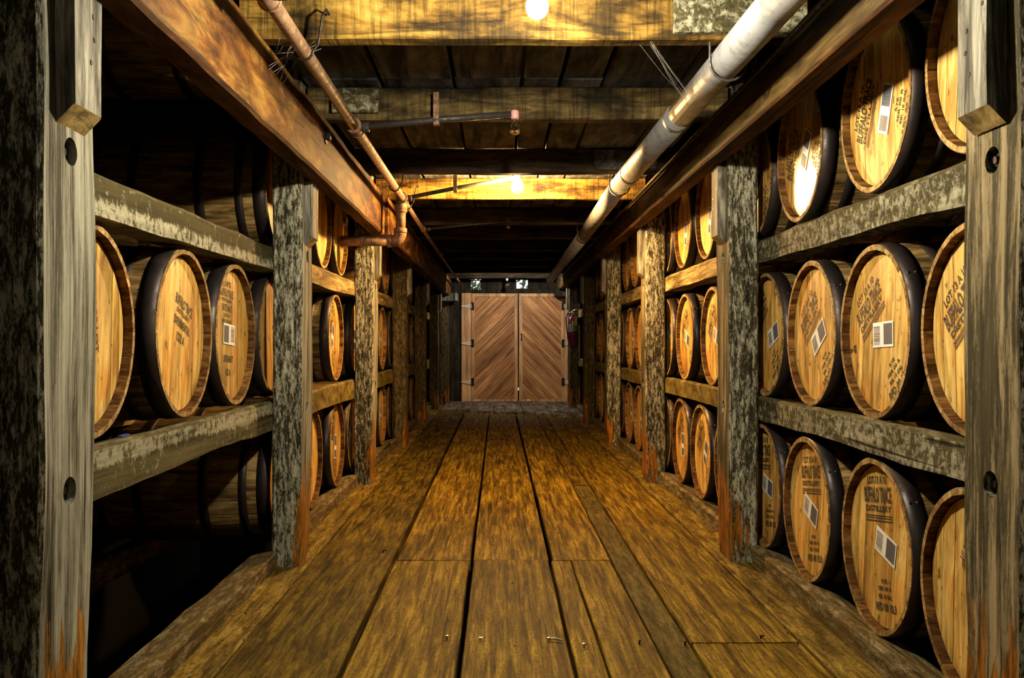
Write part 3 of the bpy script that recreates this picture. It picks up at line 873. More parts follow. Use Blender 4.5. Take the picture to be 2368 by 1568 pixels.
def build_posts(sgn, ys, xin, beam_z):
    w = .130 if sgn > 0 else .128
    variants = [post_mesh(sgn, 3 + k * 2.7 + sgn, H + 1.75, w, .232, (.05, .03, .075)[k]) for k in range(3)]
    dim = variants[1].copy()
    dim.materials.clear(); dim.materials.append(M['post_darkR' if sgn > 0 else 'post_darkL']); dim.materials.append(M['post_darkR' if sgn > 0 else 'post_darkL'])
    gm = guide_mesh(beam_z - (H + .438 if sgn > 0 else H + .418), sgn)
    nut = MB(); nut.box(-.012, .012, -.017, .017, -.017, .017, c=.003)
    nut.tube([(0, 0, 0), (-sgn * .022, 0, 0)], .008, 8)
    num = nut.mesh('bolt', M['iron'])
    nl = MB()
    rg = random.Random(5)
    for k in range(7):
        y = rg.uniform(-.045, .045); z = .12 + k * .045 + rg.uniform(-.01, .01)
        nl.lathe([(0, .0), (.0055, -.0004 * sgn), (.006, .002 * sgn)], 'x', 8, center=(-sgn * .038, y, z))
    nlm = nl.mesh('nail_heads', M['iron'])
    for k, y in enumerate(ys):
        cx = xin + sgn * w / 2
        p = empty('rack_post', (cx, y + .116, 0))
        desc = ['weathered grey bolt-holed post', 'whitewash-flecked post', 'speckled post with rotted orange foot', 'dark speckled post', 'dim brown post', 'dark post near the double door'][k]
        tag(p, '%s, %s post on the %s' % (desc, ORD[k], side_words(sgn)), 'post', 'rack posts along the aisle')
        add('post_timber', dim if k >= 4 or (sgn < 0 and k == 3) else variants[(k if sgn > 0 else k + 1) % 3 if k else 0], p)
        add('guide_board', gm, p, (-sgn * w / 2, 0, H + (.438 if sgn > 0 else .418)))
        if k < 2:
            tag(add('nail_heads', nlm, p, (-sgn * w / 2, 0, H + .43)), kind='stuff')
        for (hy, hz) in HOLES:
            add('bolt', num, p, (-sgn * (w / 2 - .032), hy, hz), (R(18 + 23 * k), 0, 0))
build_posts(+1, POST_R, XR_IN, BZR)
build_posts(-1, POST_L, XL_IN, BZL)
# short stouter post pair against the front wall
for k, (x, s) in enumerate([(-0.83, -1), (1.20, 1)]):
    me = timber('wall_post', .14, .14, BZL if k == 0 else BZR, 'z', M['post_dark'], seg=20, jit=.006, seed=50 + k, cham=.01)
    tag(add('wall_post', me, None, (x, WALL_Y - .30, 0)), 'dark upright against the end wall beside the %s' % ('pale jamb board' if k == 0 else 'fire extinguisher post'), 'post')
# corbel block at the far end of each long beam
for k, (x, zz, w_) in enumerate([(-0.77, BZL - .02, .30), (1.03, BZR - .04, .30)]):
    me = timber('beam_end_block', w_, .12, .5, 'y', M['guide'] if k == 0 else M['dark'], seg=5, jit=.006, seed=90 + k, cham=.012)
    tag(add('beam_end_block', me, None, (x, WALL_Y - .62, zz)), '%s block under the far beam end near the door' % ('pale' if k == 0 else 'dark'), 'block')

# ------------------------------------------------------------------ rails and curbs
def rail_mesh(sgn, length, h, w, seed, mats, sag=.0):
    """barrel rail: section with its top sloping away from the aisle, arrises worn; local origin at aisle face, top edge"""
    seg = max(6, int(length / .12))
    V = []; F = []; K = []
    pr = [(0, -h), (0, -h * .55), (0, -.012), (.012, 0), (w * .6, -.008), (w, -.020), (w, -h), (w * .5, -h)]
    n = len(pr)
    for q in range(seg + 1):
        t = length * q / seg
        for j, (a, b_) in enumerate(pr):
            d = noise.noise_vector(Vector((a * 12 + seed, b_ * 12, t * 4.2 + seed * 2)))
            bow = noise.noise(Vector((seed * 4, t * 1.1, j * .3)))
            jz = d.z * .007 + (bow * .010 if b_ < -.02 else min(0, bow) * .006)
            V.append((sgn * (a + d.x * .006), t, b_ + jz))
    for q in range(seg):
        for j in range(n):
            a = q * n + j; b_ = q * n + (j + 1) % n
            F.append((a, b_, b_ + n, a + n)); K.append(1 if j in (2, 3, 4) else 0)
    F.append(tuple(range(n))); K.append(0)
    F.append(tuple(seg * n + n - 1 - j for j in range(n))); K.append(0)
    me = mesh_from('barrel_rail', V, F, mats, K)
    bm = bmesh.new(); bm.from_mesh(me); bmesh.ops.recalc_face_normals(bm, faces=bm.faces); bm.to_mesh(me); bm.free()
    return me

TIER_R = [H - 0.632, H + 0.030, H + 0.733]
TIER_L = [H - 0.632, H + 0.027, H + 0.690]
RAILZ_R = [None, H - .239, H + .450]
RAILZ_L = [None, H - .254, H + .412]
TN = ['bottom', 'middle', 'top']
for sgn, ys, xo, rz in ((1, POST_R, XR_OUT, RAILZ_R), (-1, POST_L, XL_OUT, RAILZ_L)):
    ends = [-1.2] + [y + .116 for y in ys] + [14.6]
    for bay in range(len(ends) - 1):
        if bay == len(ends) - 2 and False: continue
        a, b_ = ends[bay], ends[bay + 1]
        for t in (1, 2):
            mats = [M['rail_low' if sgn < 0 and t == 2 else ('rail_up' if sgn < 0 else 'rail')], M['rail_top']]
            if bay >= 2: mats = [M['rail_tan' if t == 2 else 'rail_olive']] * 2
            me = rail_mesh(sgn, b_ - a - .003, .125 if (sgn < 0 and t == 1) else .105, .11, bay * 3.3 + t * 1.7 + sgn, mats)
            o = add('barrel_rail', me, None, (xo, a, rz[t]))
            bn = ['bay before the first post', 'first bay', 'second bay', 'third bay', 'fourth bay', 'fifth bay', 'bay by the door'][bay]
            tag(o, '%s rail under the %s tier of barrels, %s, %s' % ('flaking whitewashed' if bay < 2 else 'dusty tan', TN[t], bn, side_words(sgn)), 'rail', 'front rails of the barrel racks')
        # curb rail on the floor between posts
        ca = a + (.122 if bay else 0); cb = b_ - .122
        xc = 1.115 if sgn > 0 else -0.948
        me = rail_mesh(sgn, cb - ca, .085, .115, bay * 2.1 + 8 + sgn, [M['curb'], M['curb']])
        o = add('curb_rail', me, None, (xc, ca, .080 if sgn > 0 else .076))
        bn = ['bay before the first post', 'first bay', 'second bay', 'third bay', 'fourth bay', 'fifth bay', 'bay by the door'][bay]
        tag(o, 'worn brown curb rail on the floor, %s, %s' % (bn, side_words(sgn)), 'rail', 'floor rails of the barrel racks')
    # back rails, deeper in the rack
    xb = 1.80 if sgn > 0 else -1.66
    for t in range(3):
        z = (TIER_R if sgn > 0 else TIER_L)[t] - .302
        me = rail_mesh(sgn, 15.6, .10, .11, 40 + t * 1.3 + sgn, [M['curb'] if t == 0 else M['rail_tan']] * 2)
        o = add('back_rail', me, None, (xb, -1.2, z))
        tag(o, 'rear rail deep in the rack carrying the %s tier, %s' % (TN[t], side_words(sgn)), 'rail', 'rear rails of the barrel racks')
    xp = 2.13 if sgn > 0 else -1.96
    for k, y in enumerate(ys[:4]):
        me = timber('rear_post', .13, .2, 5.4, 'z', M['dark'], seg=12, jit=.006, seed=k + 13, cham=.01)
        tag(add('rear_post', me, None, (xp, y + .116, -3.28)), 'dark rear post deep behind the %s post, %s' % (ORD[k], side_words(sgn)), 'post', 'rear posts of the racks')

# ================================================================== BARRELS
BL = 0.86                # length
RE, RB = 0.268, 0.285    # stave radius at the ends and at the bilge
def rad(x):
    t = 2 * x / BL - 1
    return RE + (RB - RE) * (1 - t * t)
NST = 26
def stave_mesh():
    nx = 10
    mb = MB(); hw = PI / NST * .985
    xs = [BL * q / nx for q in range(nx + 1)]
    for x in xs:
        r = rad(x); ri = r - .024
        if x < .02 or x > BL - .02: ri = r - .014
        for (rr, a) in ((r - .0012, -hw), (r, -hw * .85), (r, 0), (r, hw * .85), (r - .0012, hw), (ri, hw), (ri, -hw)):
            mb.v.append((x, rr * math.sin(a), rr * math.cos(a)))
    n = 7
    for q in range(nx):
        for j in range(n):
            a = q * n + j; b_ = q * n + (j + 1) % n
            mb.f.append((a, a + n, b_ + n, b_)); mb.m.append(2 if j == 5 else 0)
    mb.f.append(tuple(range(n))); mb.m.append(1)
    mb.f.append(tuple(nx * n + n - 1 - j for j in range(n))); mb.m.append(1)
    me = mb.mesh('stave', [M['stave'], M['chime'], M['chime_inner']])
    bm = bmesh.new(); bm.from_mesh(me); bmesh.ops.recalc_face_normals(bm, faces=bm.faces); bm.to_mesh(me); bm.free()
    return me
STAVE = stave_mesh()
def body_mesh():
    """all staves of a far barrel in one piece"""
    mb = MB()
    for k in range(NST):
        a = 2 * PI * k / NST
        i = len(mb.v)
        for v in STAVE.vertices:
            y, z = v.co.y, v.co.z
            mb.v.append((v.co.x, y * math.cos(a) - z * math.sin(a), y * math.sin(a) + z * math.cos(a)))
        for p in STAVE.polygons:
            mb.f.append(tuple(i + q for q in p.vertices)); mb.m.append(p.material_index)
    return mb.mesh('stave_shell', [M['stave'], M['chime'], M['chime_inner']])
BODY = body_mesh()
def hoop_mesh(x0, x1):
    mb = MB(); t = .0032; n = 48
    prof = [(rad(x0) + .0002, x0), (rad(x0) + t, x0), (rad((x0 + x1) / 2) + t, (x0 + x1) / 2), (rad(x1) + t, x1), (rad(x1) + .0002, x1)]
    mb.lathe(prof, 'x', n)
    for (a, dx) in ((0.4, .3), (0.4, .7)):
        x = x0 + (x1 - x0) * dx; r = rad(x) + t
        mb.lathe([(0, .003), (.005, .0015), (.006, 0)], 'z', 8, center=(x, 0, r))
    me = mb.mesh('hoop', M['hoop'], True)
    me.transform(Matrix.Rotation(.9, 4, 'X'))
    return me
HS = [(.003, .056), (.100, .134), (.268, .308)]
HOOPS = [hoop_mesh(a, b_) for a, b_ in HS] + [hoop_mesh(BL - b_, BL - a) for a, b_ in HS]
HX = .025                # the head is set in this far
HRAD = .2475
def head_boards():
    out = []
    cuts = [-HRAD, -.172, -.098, -.018, .050, .128, .190, HRAD]
    rg = random.Random(3)
    circ = [(HRAD * math.cos(2 * PI * k / 64), HRAD * math.sin(2 * PI * k / 64)) for k in range(64)]
    for a, b_ in zip(cuts, cuts[1:]):
        poly = clip_poly(clip_poly(circ, (1, 0), b_ - .0007), (-1, 0), -(a + .0007))
        dx = rg.uniform(-.0008, .0008)
        mb = MB(); n = len(poly)
        mb.v += [(HX + dx, p[0], p[1]) for p in poly] + [(HX + .02, p[0], p[1]) for p in poly]
        mb.f.append(tuple(range(n))[::-1]); mb.m.append(0)
        for j in range(n):
            mb.f.append((j, (j + 1) % n, n + (j + 1) % n, n + j)); mb.m.append(0)
        out.append(mb)
    return out
_hb = head_boards()
BOARDS = [mb.mesh('head_board', M['head']) for mb in _hb]
BOARDS_G = [mb.mesh('head_board', M['head_gloss']) for mb in _hb]
_all = MB()
for mb in _hb:
    i = len(_all.v); _all.v += mb.v; _all.f += [tuple(i + q for q in f) for f in mb.f]; _all.m += mb.m
HEAD = _all.mesh('head', M['head'])
_bk = MB(); _bk.lathe([(.0001, BL - HX), (.246, BL - HX)], 'x', 40)
BACK = _bk.mesh('rear_head', M['stave'])

# -------- printing on the heads
def text_mesh(lines, name='stencil_print'):
    """lines: (text, width, height, y of the centre).  text plane x-y, facing +z; bars: text None"""
    verts = []; faces = []
    for (txt, w, h, y) in lines:
        if txt is None:
            i = len(verts)
            verts += [(-w / 2, y - h / 2, 0), (w / 2, y - h / 2, 0), (w / 2, y + h / 2, 0), (-w / 2, y + h / 2, 0)]
            faces.append((i, i + 1, i + 2, i + 3)); continue
        cu = bpy.data.curves.new('t', 'FONT')
        cu.body = txt; cu.size = 1; cu.align_x = 'CENTER'; cu.offset = .035; cu.resolution_u = 2
        o = bpy.data.objects.new('t', cu); COL.objects.link(o)
        bpy.context.view_layer.update()
        dg = bpy.context.evaluated_depsgraph_get()
        me = bpy.data.meshes.new_from_object(o.evaluated_get(dg))
        xs = [v.co.x for v in me.vertices]; ys = [v.co.y for v in me.vertices]
        x0, x1, y0, y1 = min(xs), max(xs), min(ys), max(ys)
        i = len(verts)
        for v in me.vertices:
            verts.append(((v.co.x - (x0 + x1) / 2) / (x1 - x0) * w, (v.co.y - (y0 + y1) / 2) / (y1 - y0) * h + y, 0))
        faces += [tuple(i + q for q in p.vertices) for p in me.polygons]
        bpy.data.objects.remove(o); bpy.data.curves.remove(cu); bpy.data.meshes.remove(me)
    return mesh_from(name, verts, faces, [M['ink']])
T = {}
T['std'] = text_mesh([('LOT', .032, .012, .055), ('13', .022, .026, .060), ('A', .016, .026, .060), ('10', .022, .026, .060)][:0] +
                     [('LOT 13 A 10', .145, .025, .060), ('BUFFALO TRACE', .205, .050, .014), ('DISTILLERY', .195, .019, -.028),
                      (None, .205, .003, -.050), (None, .205, .003, -.057), (None, .205, .004, -.066)])
T['low'] = text_mesh([('RYE', .04, .013, .052), ('SER 00 R', .10, .013, .030), ('BBL 10 GAL', .10, .014, .006), ('RFD 00 18.3', .15, .026, -.026)])
T['exp'] = text_mesh([('BUFFALO TRACE', .165, .036, .050), ('DISTILLERY', .12, .016, .018), ('EXPERIMENTAL', .150, .028, -.018), ('1232 A', .072, .030, -.064)])
T['peat'] = text_mesh([('LOT', .03, .014, .098), ('12 A 75', .085, .022, .094), ('BUFFALO TRACE', .155, .030, .060), ('DISTILLERY', .13, .013, .032), ('PEATED MALT', .13, .026, .004), ('LOT 41', .07, .015, -.024), ('BBLS 10 30', .12, .022, -.050)])
T['exlow'] = text_mesh([('EXPERIMENT', .12, .026, .02), ('02 A', .06, .028, -.03)])
T['ep'] = text_mesh([('EP', .028, .024, .010), ('B', .014, .02, -.018)])
T['rows'] = text_mesh([('10 30 LOT', .15, .016, .06), ('BUFFALO TRACE', .19, .036, .02), ('DISTILLERY', .17, .016, -.02), (None, .17, .003, -.042), (None, .17, .003, -.05)])

def sticker_meshes(w=.150, h=.078):
    mb = MB(); mb.box(-w / 2, w / 2, -h / 2, h / 2, 0, .0006)
    st = mb.mesh('barcode_sticker', M['paper'])
    mb = MB(); rg = random.Random(2)
    y = -h * .40
    while y < h * .34:                      # coarse bars, one half
        t = rg.choice([.0012, .002, .003]); mb.quad((-w * .45, y, .0009), (-w * .14, y, .0009), (-w * .14, y + t, .0009), (-w * .45, y + t, .0009)); y += t + rg.choice([.0014, .002])
    x = .01                                 # dense code, the other half
    mb.quad((w * .04, -h * .40, .0008), (w * .46, -h * .40, .0008), (w * .46, h * .42, .0008), (w * .04, h * .42, .0008), 1)
    while x < w * .45:
        t = rg.choice([.0008, .0014]); mb.quad((x, -h * .40, .001), (x + t, -h * .40, .001), (x + t, h * .42, .001), (x, h * .42, .001)); x += t + rg.choice([.0016, .0026])
    bc = mb.mesh('printed_bars', [M['barcode'], M['barcode_grey']])
    return st, bc
STK, BARS = sticker_meshes()

# a decal's plane (x right, y up, z out of the head) in the barrel's frame, whose axis runs into the rack
BASE = Matrix(((0, 0, -1), (-1, 0, 0), (0, 1, 0))).to_4x4()
def place_decal(o, root, u, v, ang, roll, lift):
    """u right, v up in head radii as seen from the aisle; ang counter-clockwise as seen; roll is the barrel's own"""
    rr = .268
    m = Matrix.Rotation(-roll, 4, 'X') @ Matrix.Translation((HX - lift, -u * rr, v * rr)) @ BASE @ Matrix.Rotation(ang, 4, 'Z')
    o.parent = root
    o.matrix_local = m

BAYN = ['bay before the first post', 'first bay', 'second bay', 'third bay', 'fourth bay']
def make_barrel(sgn, y, z, detail, label, prints=(), roll=None, gloss=False, rng=random.Random(77)):
    x = HEAD_R if sgn > 0 else HEAD_L
    x += sgn * rng.uniform(-.004, .006)
    roll = rng.uniform(-.15, .15) if roll is None else roll
    root = empty('whiskey_barrel', (x, y, z), (0, 0, 0 if sgn > 0 else PI))
    tag(root, label, 'barrel', 'whiskey barrels in the racks')
    if detail >= 2:
        for k in range(NST):
            add('stave', STAVE, root, rot=(2 * PI * k / NST, 0, 0))
        for me in (BOARDS_G if gloss else BOARDS):
            add('head_board', me, root, rot=(roll, 0, 0))
    else:
        add('stave_shell', BODY, root)
        add('head', HEAD, root, rot=(roll, 0, 0))
    add('rear_head', BACK, root)
    for h in (HOOPS if detail >= 1 else HOOPS[:4]):
        add('hoop', h, root)
    for (kind, u, v, ang) in prints:
        if kind == 'stk':
            s = add('barcode_sticker', STK, root)
            place_decal(s, root, u, v, R(ang), 0, .0022)
            add('printed_bars', BARS, s)
        else:
            o = add('stencil_print', T[kind], root)
            place_decal(o, root, u, v, R(ang), 0, .0016)
    return root

def std(a=35, u=-.3, v=.28, su=.1, sv=-.03, sa=20, lu=.45, lv=-.48):
    return [('std', u, v, a), ('stk', su, sv, sa), ('low', lu, lv, a + 2)]

CNT = {}
def lab(sgn, tier, bay, n, extra):
    return '%s, %s in the %s tier, %s, %s' % (extra, ['first', 'second', 'third', 'fourth', 'fifth'][n], TN[tier], BAYN[bay], side_words(sgn))
# ---- rack on the pale-pipe side, nearest bay
near_R = {
    1: [(2.30, std(40, -.32, .25, .45, -.05, 30, .4, -.5), 'barrel half hidden by the near post'),
        (2.89, std(34, -.30, .30, .10, -.03, 2, .45, -.50) + [('ep', -.78, -.22, -80)], 'barrel with a level barcode sticker'),
        (3.47, std(38, -.25, .25, .13, -.05, 33, .48, -.45), 'barrel with a tilted barcode sticker'),
        (4.07, std(36, -.55, .40, .20, .0, 20, .35, -.45), 'narrow-looking barrel head')],
    0: [(2.29, std(-22, .1, .40, .35, -.05, -25, .35, -.55), 'dirty barrel behind the near post foot'),
        (2.885, std(8, -.10, .52, .13, .02, -12, .12, -.58), 'stencilled barrel with its sticker tilted down'),
        (3.52, std(8, .0, .47, .0, -.02, -18, .15, -.56), 'stencilled barrel with a small slanted sticker'),
        (4.10, std(6, -.2, .5, .05, .0, -10, .2, -.5), 'slim slice of barrel head')],
    2: [(2.27, [], 'barrel cut off by the near post'),
        (2.884, [('std', -.42, .02, 66), ('stk', .15, -.08, 72), ('low', .62, -.18, 68)], 'half-shadowed barrel with upright sticker'),
        (3.60, [('std', -.5, .05, 66), ('stk', .08, .02, 62), ('low', .55, -.15, 70)], 'shiny varnished barrel half in shadow'),
        (4.24, [('stk', -.1, -.1, 45), ('low', .4, -.35, 50)], 'barrel showing only a sticker corner')]}
for t, L in near_R.items():
    for n, (y, pr, ex) in enumerate(L):
        make_barrel(1, y, TIER_R[t], 2, lab(1, t, 1, n, ex), pr, gloss=(t == 2 and n == 2))
# ---- rack on the rusty-pipe side, nearest bay
near_L = [(2.30, [('rows', .06, .05, -84)], 'barrel half hidden by the near post'),
          (2.99, [('exp', .13, .16, -19)], 'barrel stencilled EXPERIMENTAL'),
          (3.574, [('peat', -.18, .36, -4), ('stk', -.10, .0, 176), ('exlow', -.12, -.42, -4)], 'barrel stencilled PEATED MALT'),
          (4.19, [('ep', .3, .15, -80)], 'barrel edge beside the second post')]
for n, (y, pr, ex) in enumerate(near_L):
    make_barrel(-1, y, TIER_L[1], 2, lab(-1, 1, 1, n, ex), pr, roll=(.05, .12, 0.0, -.1)[n])
make_barrel(-1, 4.29, TIER_L[2], 2, lab(-1, 2, 1, 0, 'lone barrel seen side-on with four hoops'), [])
make_barrel(-1, 4.34, TIER_L[0], 2, lab(-1, 0, 1, 0, 'lone barrel lying in the dark'), [])
o = add('barrel_rail', rail_mesh(-1, 2.29, .105, .11, 77, [M['rail_tan'], M['rail_tan']]), None, (XL_OUT, POST_L[0] + .116, H + 1.32 - .284))
tag(o, 'rail above the long orange beam carrying the overhead barrel', 'rail', 'front rails of the barrel racks')
r_ = make_barrel(-1, 3.95, H + 1.32, 1, 'dim barrel overhead on the orange beam, above the empty first bay, rusty-pipe side', [])
# ---- farther bays
rows_R = {0: [[4.76, 5.355, 5.95, 6.55], [7.15, 7.74, 8.33, 8.92], [9.6, 10.55, 11.15]],
          1: [[5.10, 5.85, 6.47], [7.06, 7.66, 8.26, 8.86], [9.85, 10.52, 11.12]],
          2: [[4.86, 5.46 - .2 + .22, 6.08, 6.68], [7.3, 7.9, 8.5], [9.85, 10.5, 11.1]]}
rows_R[2][0] = [5.25, 5.90, 6.50]
rows_L = {0: [[5.05, 5.81, 6.47], [8.1, 8.75, 9.36], [10.2, 10.85]],
          1: [[5.78, 6.60], [8.08, 8.75, 9.36], [10.2, 10.82]],
          2: [[5.36, 5.96], [7.75, 8.36, 8.96], [10.1, 10.7]]}
rg = random.Random(21)
for sgn, rows, tz in ((1, rows_R, TIER_R), (-1, rows_L, TIER_L)):
    for t, bays in rows.items():
        for bi, ys in enumerate(bays):
            for n, y in enumerate(ys):
                bay = bi + 2
                if bay == 2 and sgn > 0:
                    pr = std(rg.uniform(20, 50), -.3, .3, rg.uniform(-.1, .2), rg.uniform(-.1, .1), rg.choice([30, 60, 88, -20]), .4, -.5) if t != 2 else [('stk', .05, -.2, 80), ('low', .35, -.55, 75)]
                elif bay == 2:
                    pr = [('stk', rg.uniform(-.1, .2), rg.uniform(-.1, .1), rg.choice([85, 60])), ('std', -.1, .45, 70), ('low', .1, -.5, 75)] if t != 2 else []
                elif bay == 3:
                    pr = [('stk', .1, 0, 75), ('low', .1, -.5, 60)]
                else:
                    pr = []
                ex = ['orange-lit barrel head', 'dim barrel', 'dark far barrel'][min(2, bay - 2)]
                if bay == 2 and n == 0 and t == 1: ex = 'amber-lit barrel head beside the second post'
                make_barrel(sgn, y, tz[t], 1 if bay == 2 else 0, lab(sgn, t, bay, n, ex), pr)

# strip of blue tape on the rail
mb = MB(); mb.box(-.006, .006, -.028, .028, 0, .003)
tag(add('blue_tape', mb.mesh('blue_tape', M['blue'])), 'scrap of blue tape on the rail at the foot of the first whole barrel', 'tape').location = (-.992, 2.47, RAILZ_L[1] + .004)
bpy.data.objects['blue_tape'].rotation_euler = (0, R(8), 0)

# ================================================================== PIPES AND LAMPS
def pipe_obj(name, pts, r, mat, parent=None, n=14, smooth=True):
    mb = MB(); mb.tube(pts, r, n)
    return add(name, mb.mesh(name, mat, smooth), parent)

# wide pale pipe
pp = tag(empty('drain_pipe', (0, 0, 0)), 'wide pale grey pipe slung below the joists over the tan beam', 'pipe')
path = [(.775, -2.3, H + .914), (.755, 2.496, H + .914), (.732, 3.715, H + .911), (.702, 5.46, H + .905), (.722, 7.96, H + .892), (.718, 12.9, H + .852)]
def lerp_path(pts, per=6):
    out = []
    for a, b_ in zip(pts, pts[1:]):
        for q in range(per):
            t = q / per; out.append(tuple(a[i] + (b_[i] - a[i]) * t for i in range(3)))
    out.append(pts[-1]); return out
for k, (a, b_) in enumerate(zip(path, path[1:])):
    pipe_obj('pipe_length', [a, tuple((a[i] + b_[i]) / 2 for i in range(3)), b_], .054, M['pipe'], pp, 20)
def collar(c, d, r, L, mat, parent, name='coupling'):
    d = Vector(d).normalized(); c = Vector(c)
    mb = MB(); mb.tube([c - d * L / 2, c - d * L * .42, c + d * L * .42, c + d * L / 2], [r * .96, r, r, r * .96], 18)
    return add(name, mb.mesh(name, mat, True), parent)
for (a, b_, t) in [(2, 3, .05), (2, 3, .75), (3, 4, .2), (3, 4, .95), (4, 5, .3), (4, 5, .75), (4, 5, .985)]:
    A, B = path[a], path[b_]
    c = tuple(A[i] + (B[i] - A[i]) * t for i in range(3))
    collar(c, tuple(B[i] - A[i] for i in range(3)), .0572, .05, M['pipe'], pp)
# straps holding it to the joists
for y in (3.02, 5.39, 7.77):
    x = .746 if y < 4 else (.704 if y < 6 else .72)
    mb = MB()
    arc = [(x - .06, y, JZ + .03)] + [(x - .06 * math.cos(a), y, H + .905 - .06 * math.sin(a)) for a in [PI * q / 8 for q in range(9)]] + [(x + .06, y, JZ + .03)]
    mb.tube(arc, .004, 6)
    add('hanger_strap', mb.mesh('hanger_strap', M['conduit']), pp)
# cable lying along the tan beam
pipe_obj('cable', lerp_path([(.888, -2.3, H + .935), (.893, 4, H + .925), (.888, 9, H + .93), (.89, 13.5, H + .92)], 4), .006, M['conduit'], None, 8)
tag(bpy.data.objects['cable'], 'thin grey cable running along the top of the tan beam', 'cable')

# thin rusty pipe with arms to the bulbs
rp = tag(empty('supply_pipe', (0, 0, 0)), 'thin rusty pipe hung under the joists beside the orange beam', 'pipe')
PX, PZ = -0.615, H + .92
AY = [2.46, 4.01, 6.0, 7.65]
pipe_obj('pipe_length', [(PX, -2.3, PZ), (PX, 2.0, PZ), (PX, AY[2], PZ)], .0225, M['rust'], rp)
pipe_obj('pipe_length', [(PX, AY[2], PZ), (PX - .0, 9, PZ - .005), (PX + .03, 14.5, PZ - .02)], .0165, M['rust'], rp)
for y, r in ((AY[0], .03), (AY[1], .031), (AY[2], .034), (AY[3], .024), (9.9, .023), (12.2, .023)):
    collar((PX, y, PZ), (0, 1, 0), r, .085, M['rust'], rp, 'tee_fitting')
    for q in (-1, 1):
        collar((PX, y + q * .047, PZ), (0, 1, 0), r * 1.1, .012, M['rust'], rp, 'fitting_lip')
# drop and elbow off to the rack
pipe_obj('drop_pipe', [(PX - .01, AY[2] + .005, PZ), (PX - .015, AY[2] + .005, H + .70)], .032, M['rust'], rp)
collar((PX - .011, AY[2] + .005, PZ - .06), (0, 0, 1), .040, .055, M['rust'], rp, 'coupling')
collar((PX - .015, AY[2] + .005, H + .715), (0, 0, 1), .043, .03, M['rust'], rp, 'coupling')
el = [(PX - .015 - .052 + .052 * math.cos(a), AY[2] + .005, H + .700 - .052 * math.sin(a)) for a in [PI / 2 * q / 8 for q in range(9)]]
pipe_obj('elbow', el, .039, M['rust'], rp)
pipe_obj('branch_pipe', [(PX - .06, AY[2] + .005, H + .648), (PX - .40, AY[2] + .005, H + .648)], .033, M['rust'], rp)
collar((PX - .085, AY[2] + .005, H + .648), (1, 0, 0), .042, .03, M['rust'], rp, 'coupling')
collar((PX - .26, AY[2] + .005, H + .648), (1, 0, 0), .037, .02, M['rust'], rp, 'coupling')
# wire hooks nailed to the joists
for (jy, y) in ((2.986, 2.96), (5.36, 5.53), (6.335, 6.29)):
    mb = MB()
    hk = [(PX + .075, y + .02, JZ + .075), (PX + .07, y, JZ + .085), (PX + .058, y - .01, JZ + .06), (PX + .045, y - .01, PZ + .02)]
    hk += [(PX + .030 * math.cos(a), y - .01, PZ - .029 * math.sin(a)) for a in [PI * q / 7 for q in range(8)]]
    mb.tube(hk, .004, 6)
    add('wire_hook', mb.mesh('wire_hook', M['iron']), rp)

def arm(y, x1, z1, r=.014, strap=None):
    mb = MB(); mb.tube([(PX, y, PZ), (PX * .5 + x1 * .5, y, (PZ + z1) / 2 + .004), (x1, y, z1)], r, 10)
    add('conduit_arm', mb.mesh('conduit_arm', M['conduit'], True), rp)
    collar((PX + .045, y, PZ + .003), (1, 0, 0), r * 1.6, .03, M['conduit'], rp, 'coupling')
    if strap:
        sx = PX + (x1 - PX) * strap; sz = PZ + (z1 - PZ) * strap
        collar((sx, y, sz), (1, 0, 0), r * 1.25, .025, M['conduit'], rp, 'coupling')
        mb = MB(); mb.box(sx - .012, sx + .012, y - .016, y - .013, sz - .02, JZ + .10); mb.box(sx - .012, sx + .012, y - .016, y + .02, sz - .022, sz - .018)
        add('strap', mb.mesh('strap', M['rust']), rp)
arm(AY[0], .105, H + .978)
arm(AY[1], .056, H + .978, strap=.52)
arm(AY[2], .105, H + 1.055, r=.013, strap=.47)
arm(AY[3], .075, H + .985, r=.010)

def bulb_glass_prof(s=1.0, n=9):
    # pear shape hanging down, from the cap (t=0) to the tip
    pts = [(.013, 0), (.014, -.012), (.020, -.026), (.028, -.042), (.0305, -.056), (.028, -.070), (.020, -.082), (.010, -.088), (.0005, -.090)]
    return [(r * s, t * s) for r, t in pts]
def lamp(x, y, z, lit, label, socket, s=1.0, jar=False):
    root = tag(empty('light_bulb', (x, y, z)), label, 'lamp')
    mb = MB(); mb.lathe([(.0005, .032), (.016, .032), (.018, .026), (.018, .0), (.0155, -.004), (.0005, -.004)], 'z', 16)
    add('socket', mb.mesh('socket', socket, True), root)
    mb = MB(); mb.lathe(bulb_glass_prof(s), 'z', 14, center=(0, 0, -.004))
    o = add('bulb', mb.mesh('bulb', lit or M['glass'], True), root)
    if not lit:
        mb = MB(); mb.tube([(0, 0, -.004), (0, 0, -.03 * s)], .006 * s, 8); mb.tube([(-.008 * s, 0, -.045 * s), (0, 0, -.03 * s), (.008 * s, 0, -.045 * s)], .0025 * s, 6)
        add('filament_stem', mb.mesh('filament_stem', M['brass']), root)
    return root
lamp(.104, AY[0] + .03, H + .955, M['lit_near'], 'brightly lit bare bulb in front of the golden joist nearest the camera', M['white'])
lamp(.072, AY[1], H + .962, None, 'unlit clear bulb in a pink socket at the end of a dark conduit arm', M['pink'], .78)
lamp(.122, AY[2], H + 1.075, M['lit_mid'], 'orange-white lit bulb in front of the second bright joist', M['white'], 1.3)
lamp(.082, AY[3], H + .985, None, 'small unlit bulb under the joists past the orange lit bulb', M['conduit'], .6)
lamp(.137, 14.29, H + .938, None, 'tiny unlit bulb above the double door between the two windows', M['white'], .95)
lamp(.10, -1.1, H + .99, M['fill_back'], 'unseen fill bulb added behind the viewpoint for the near posts', M['white'])
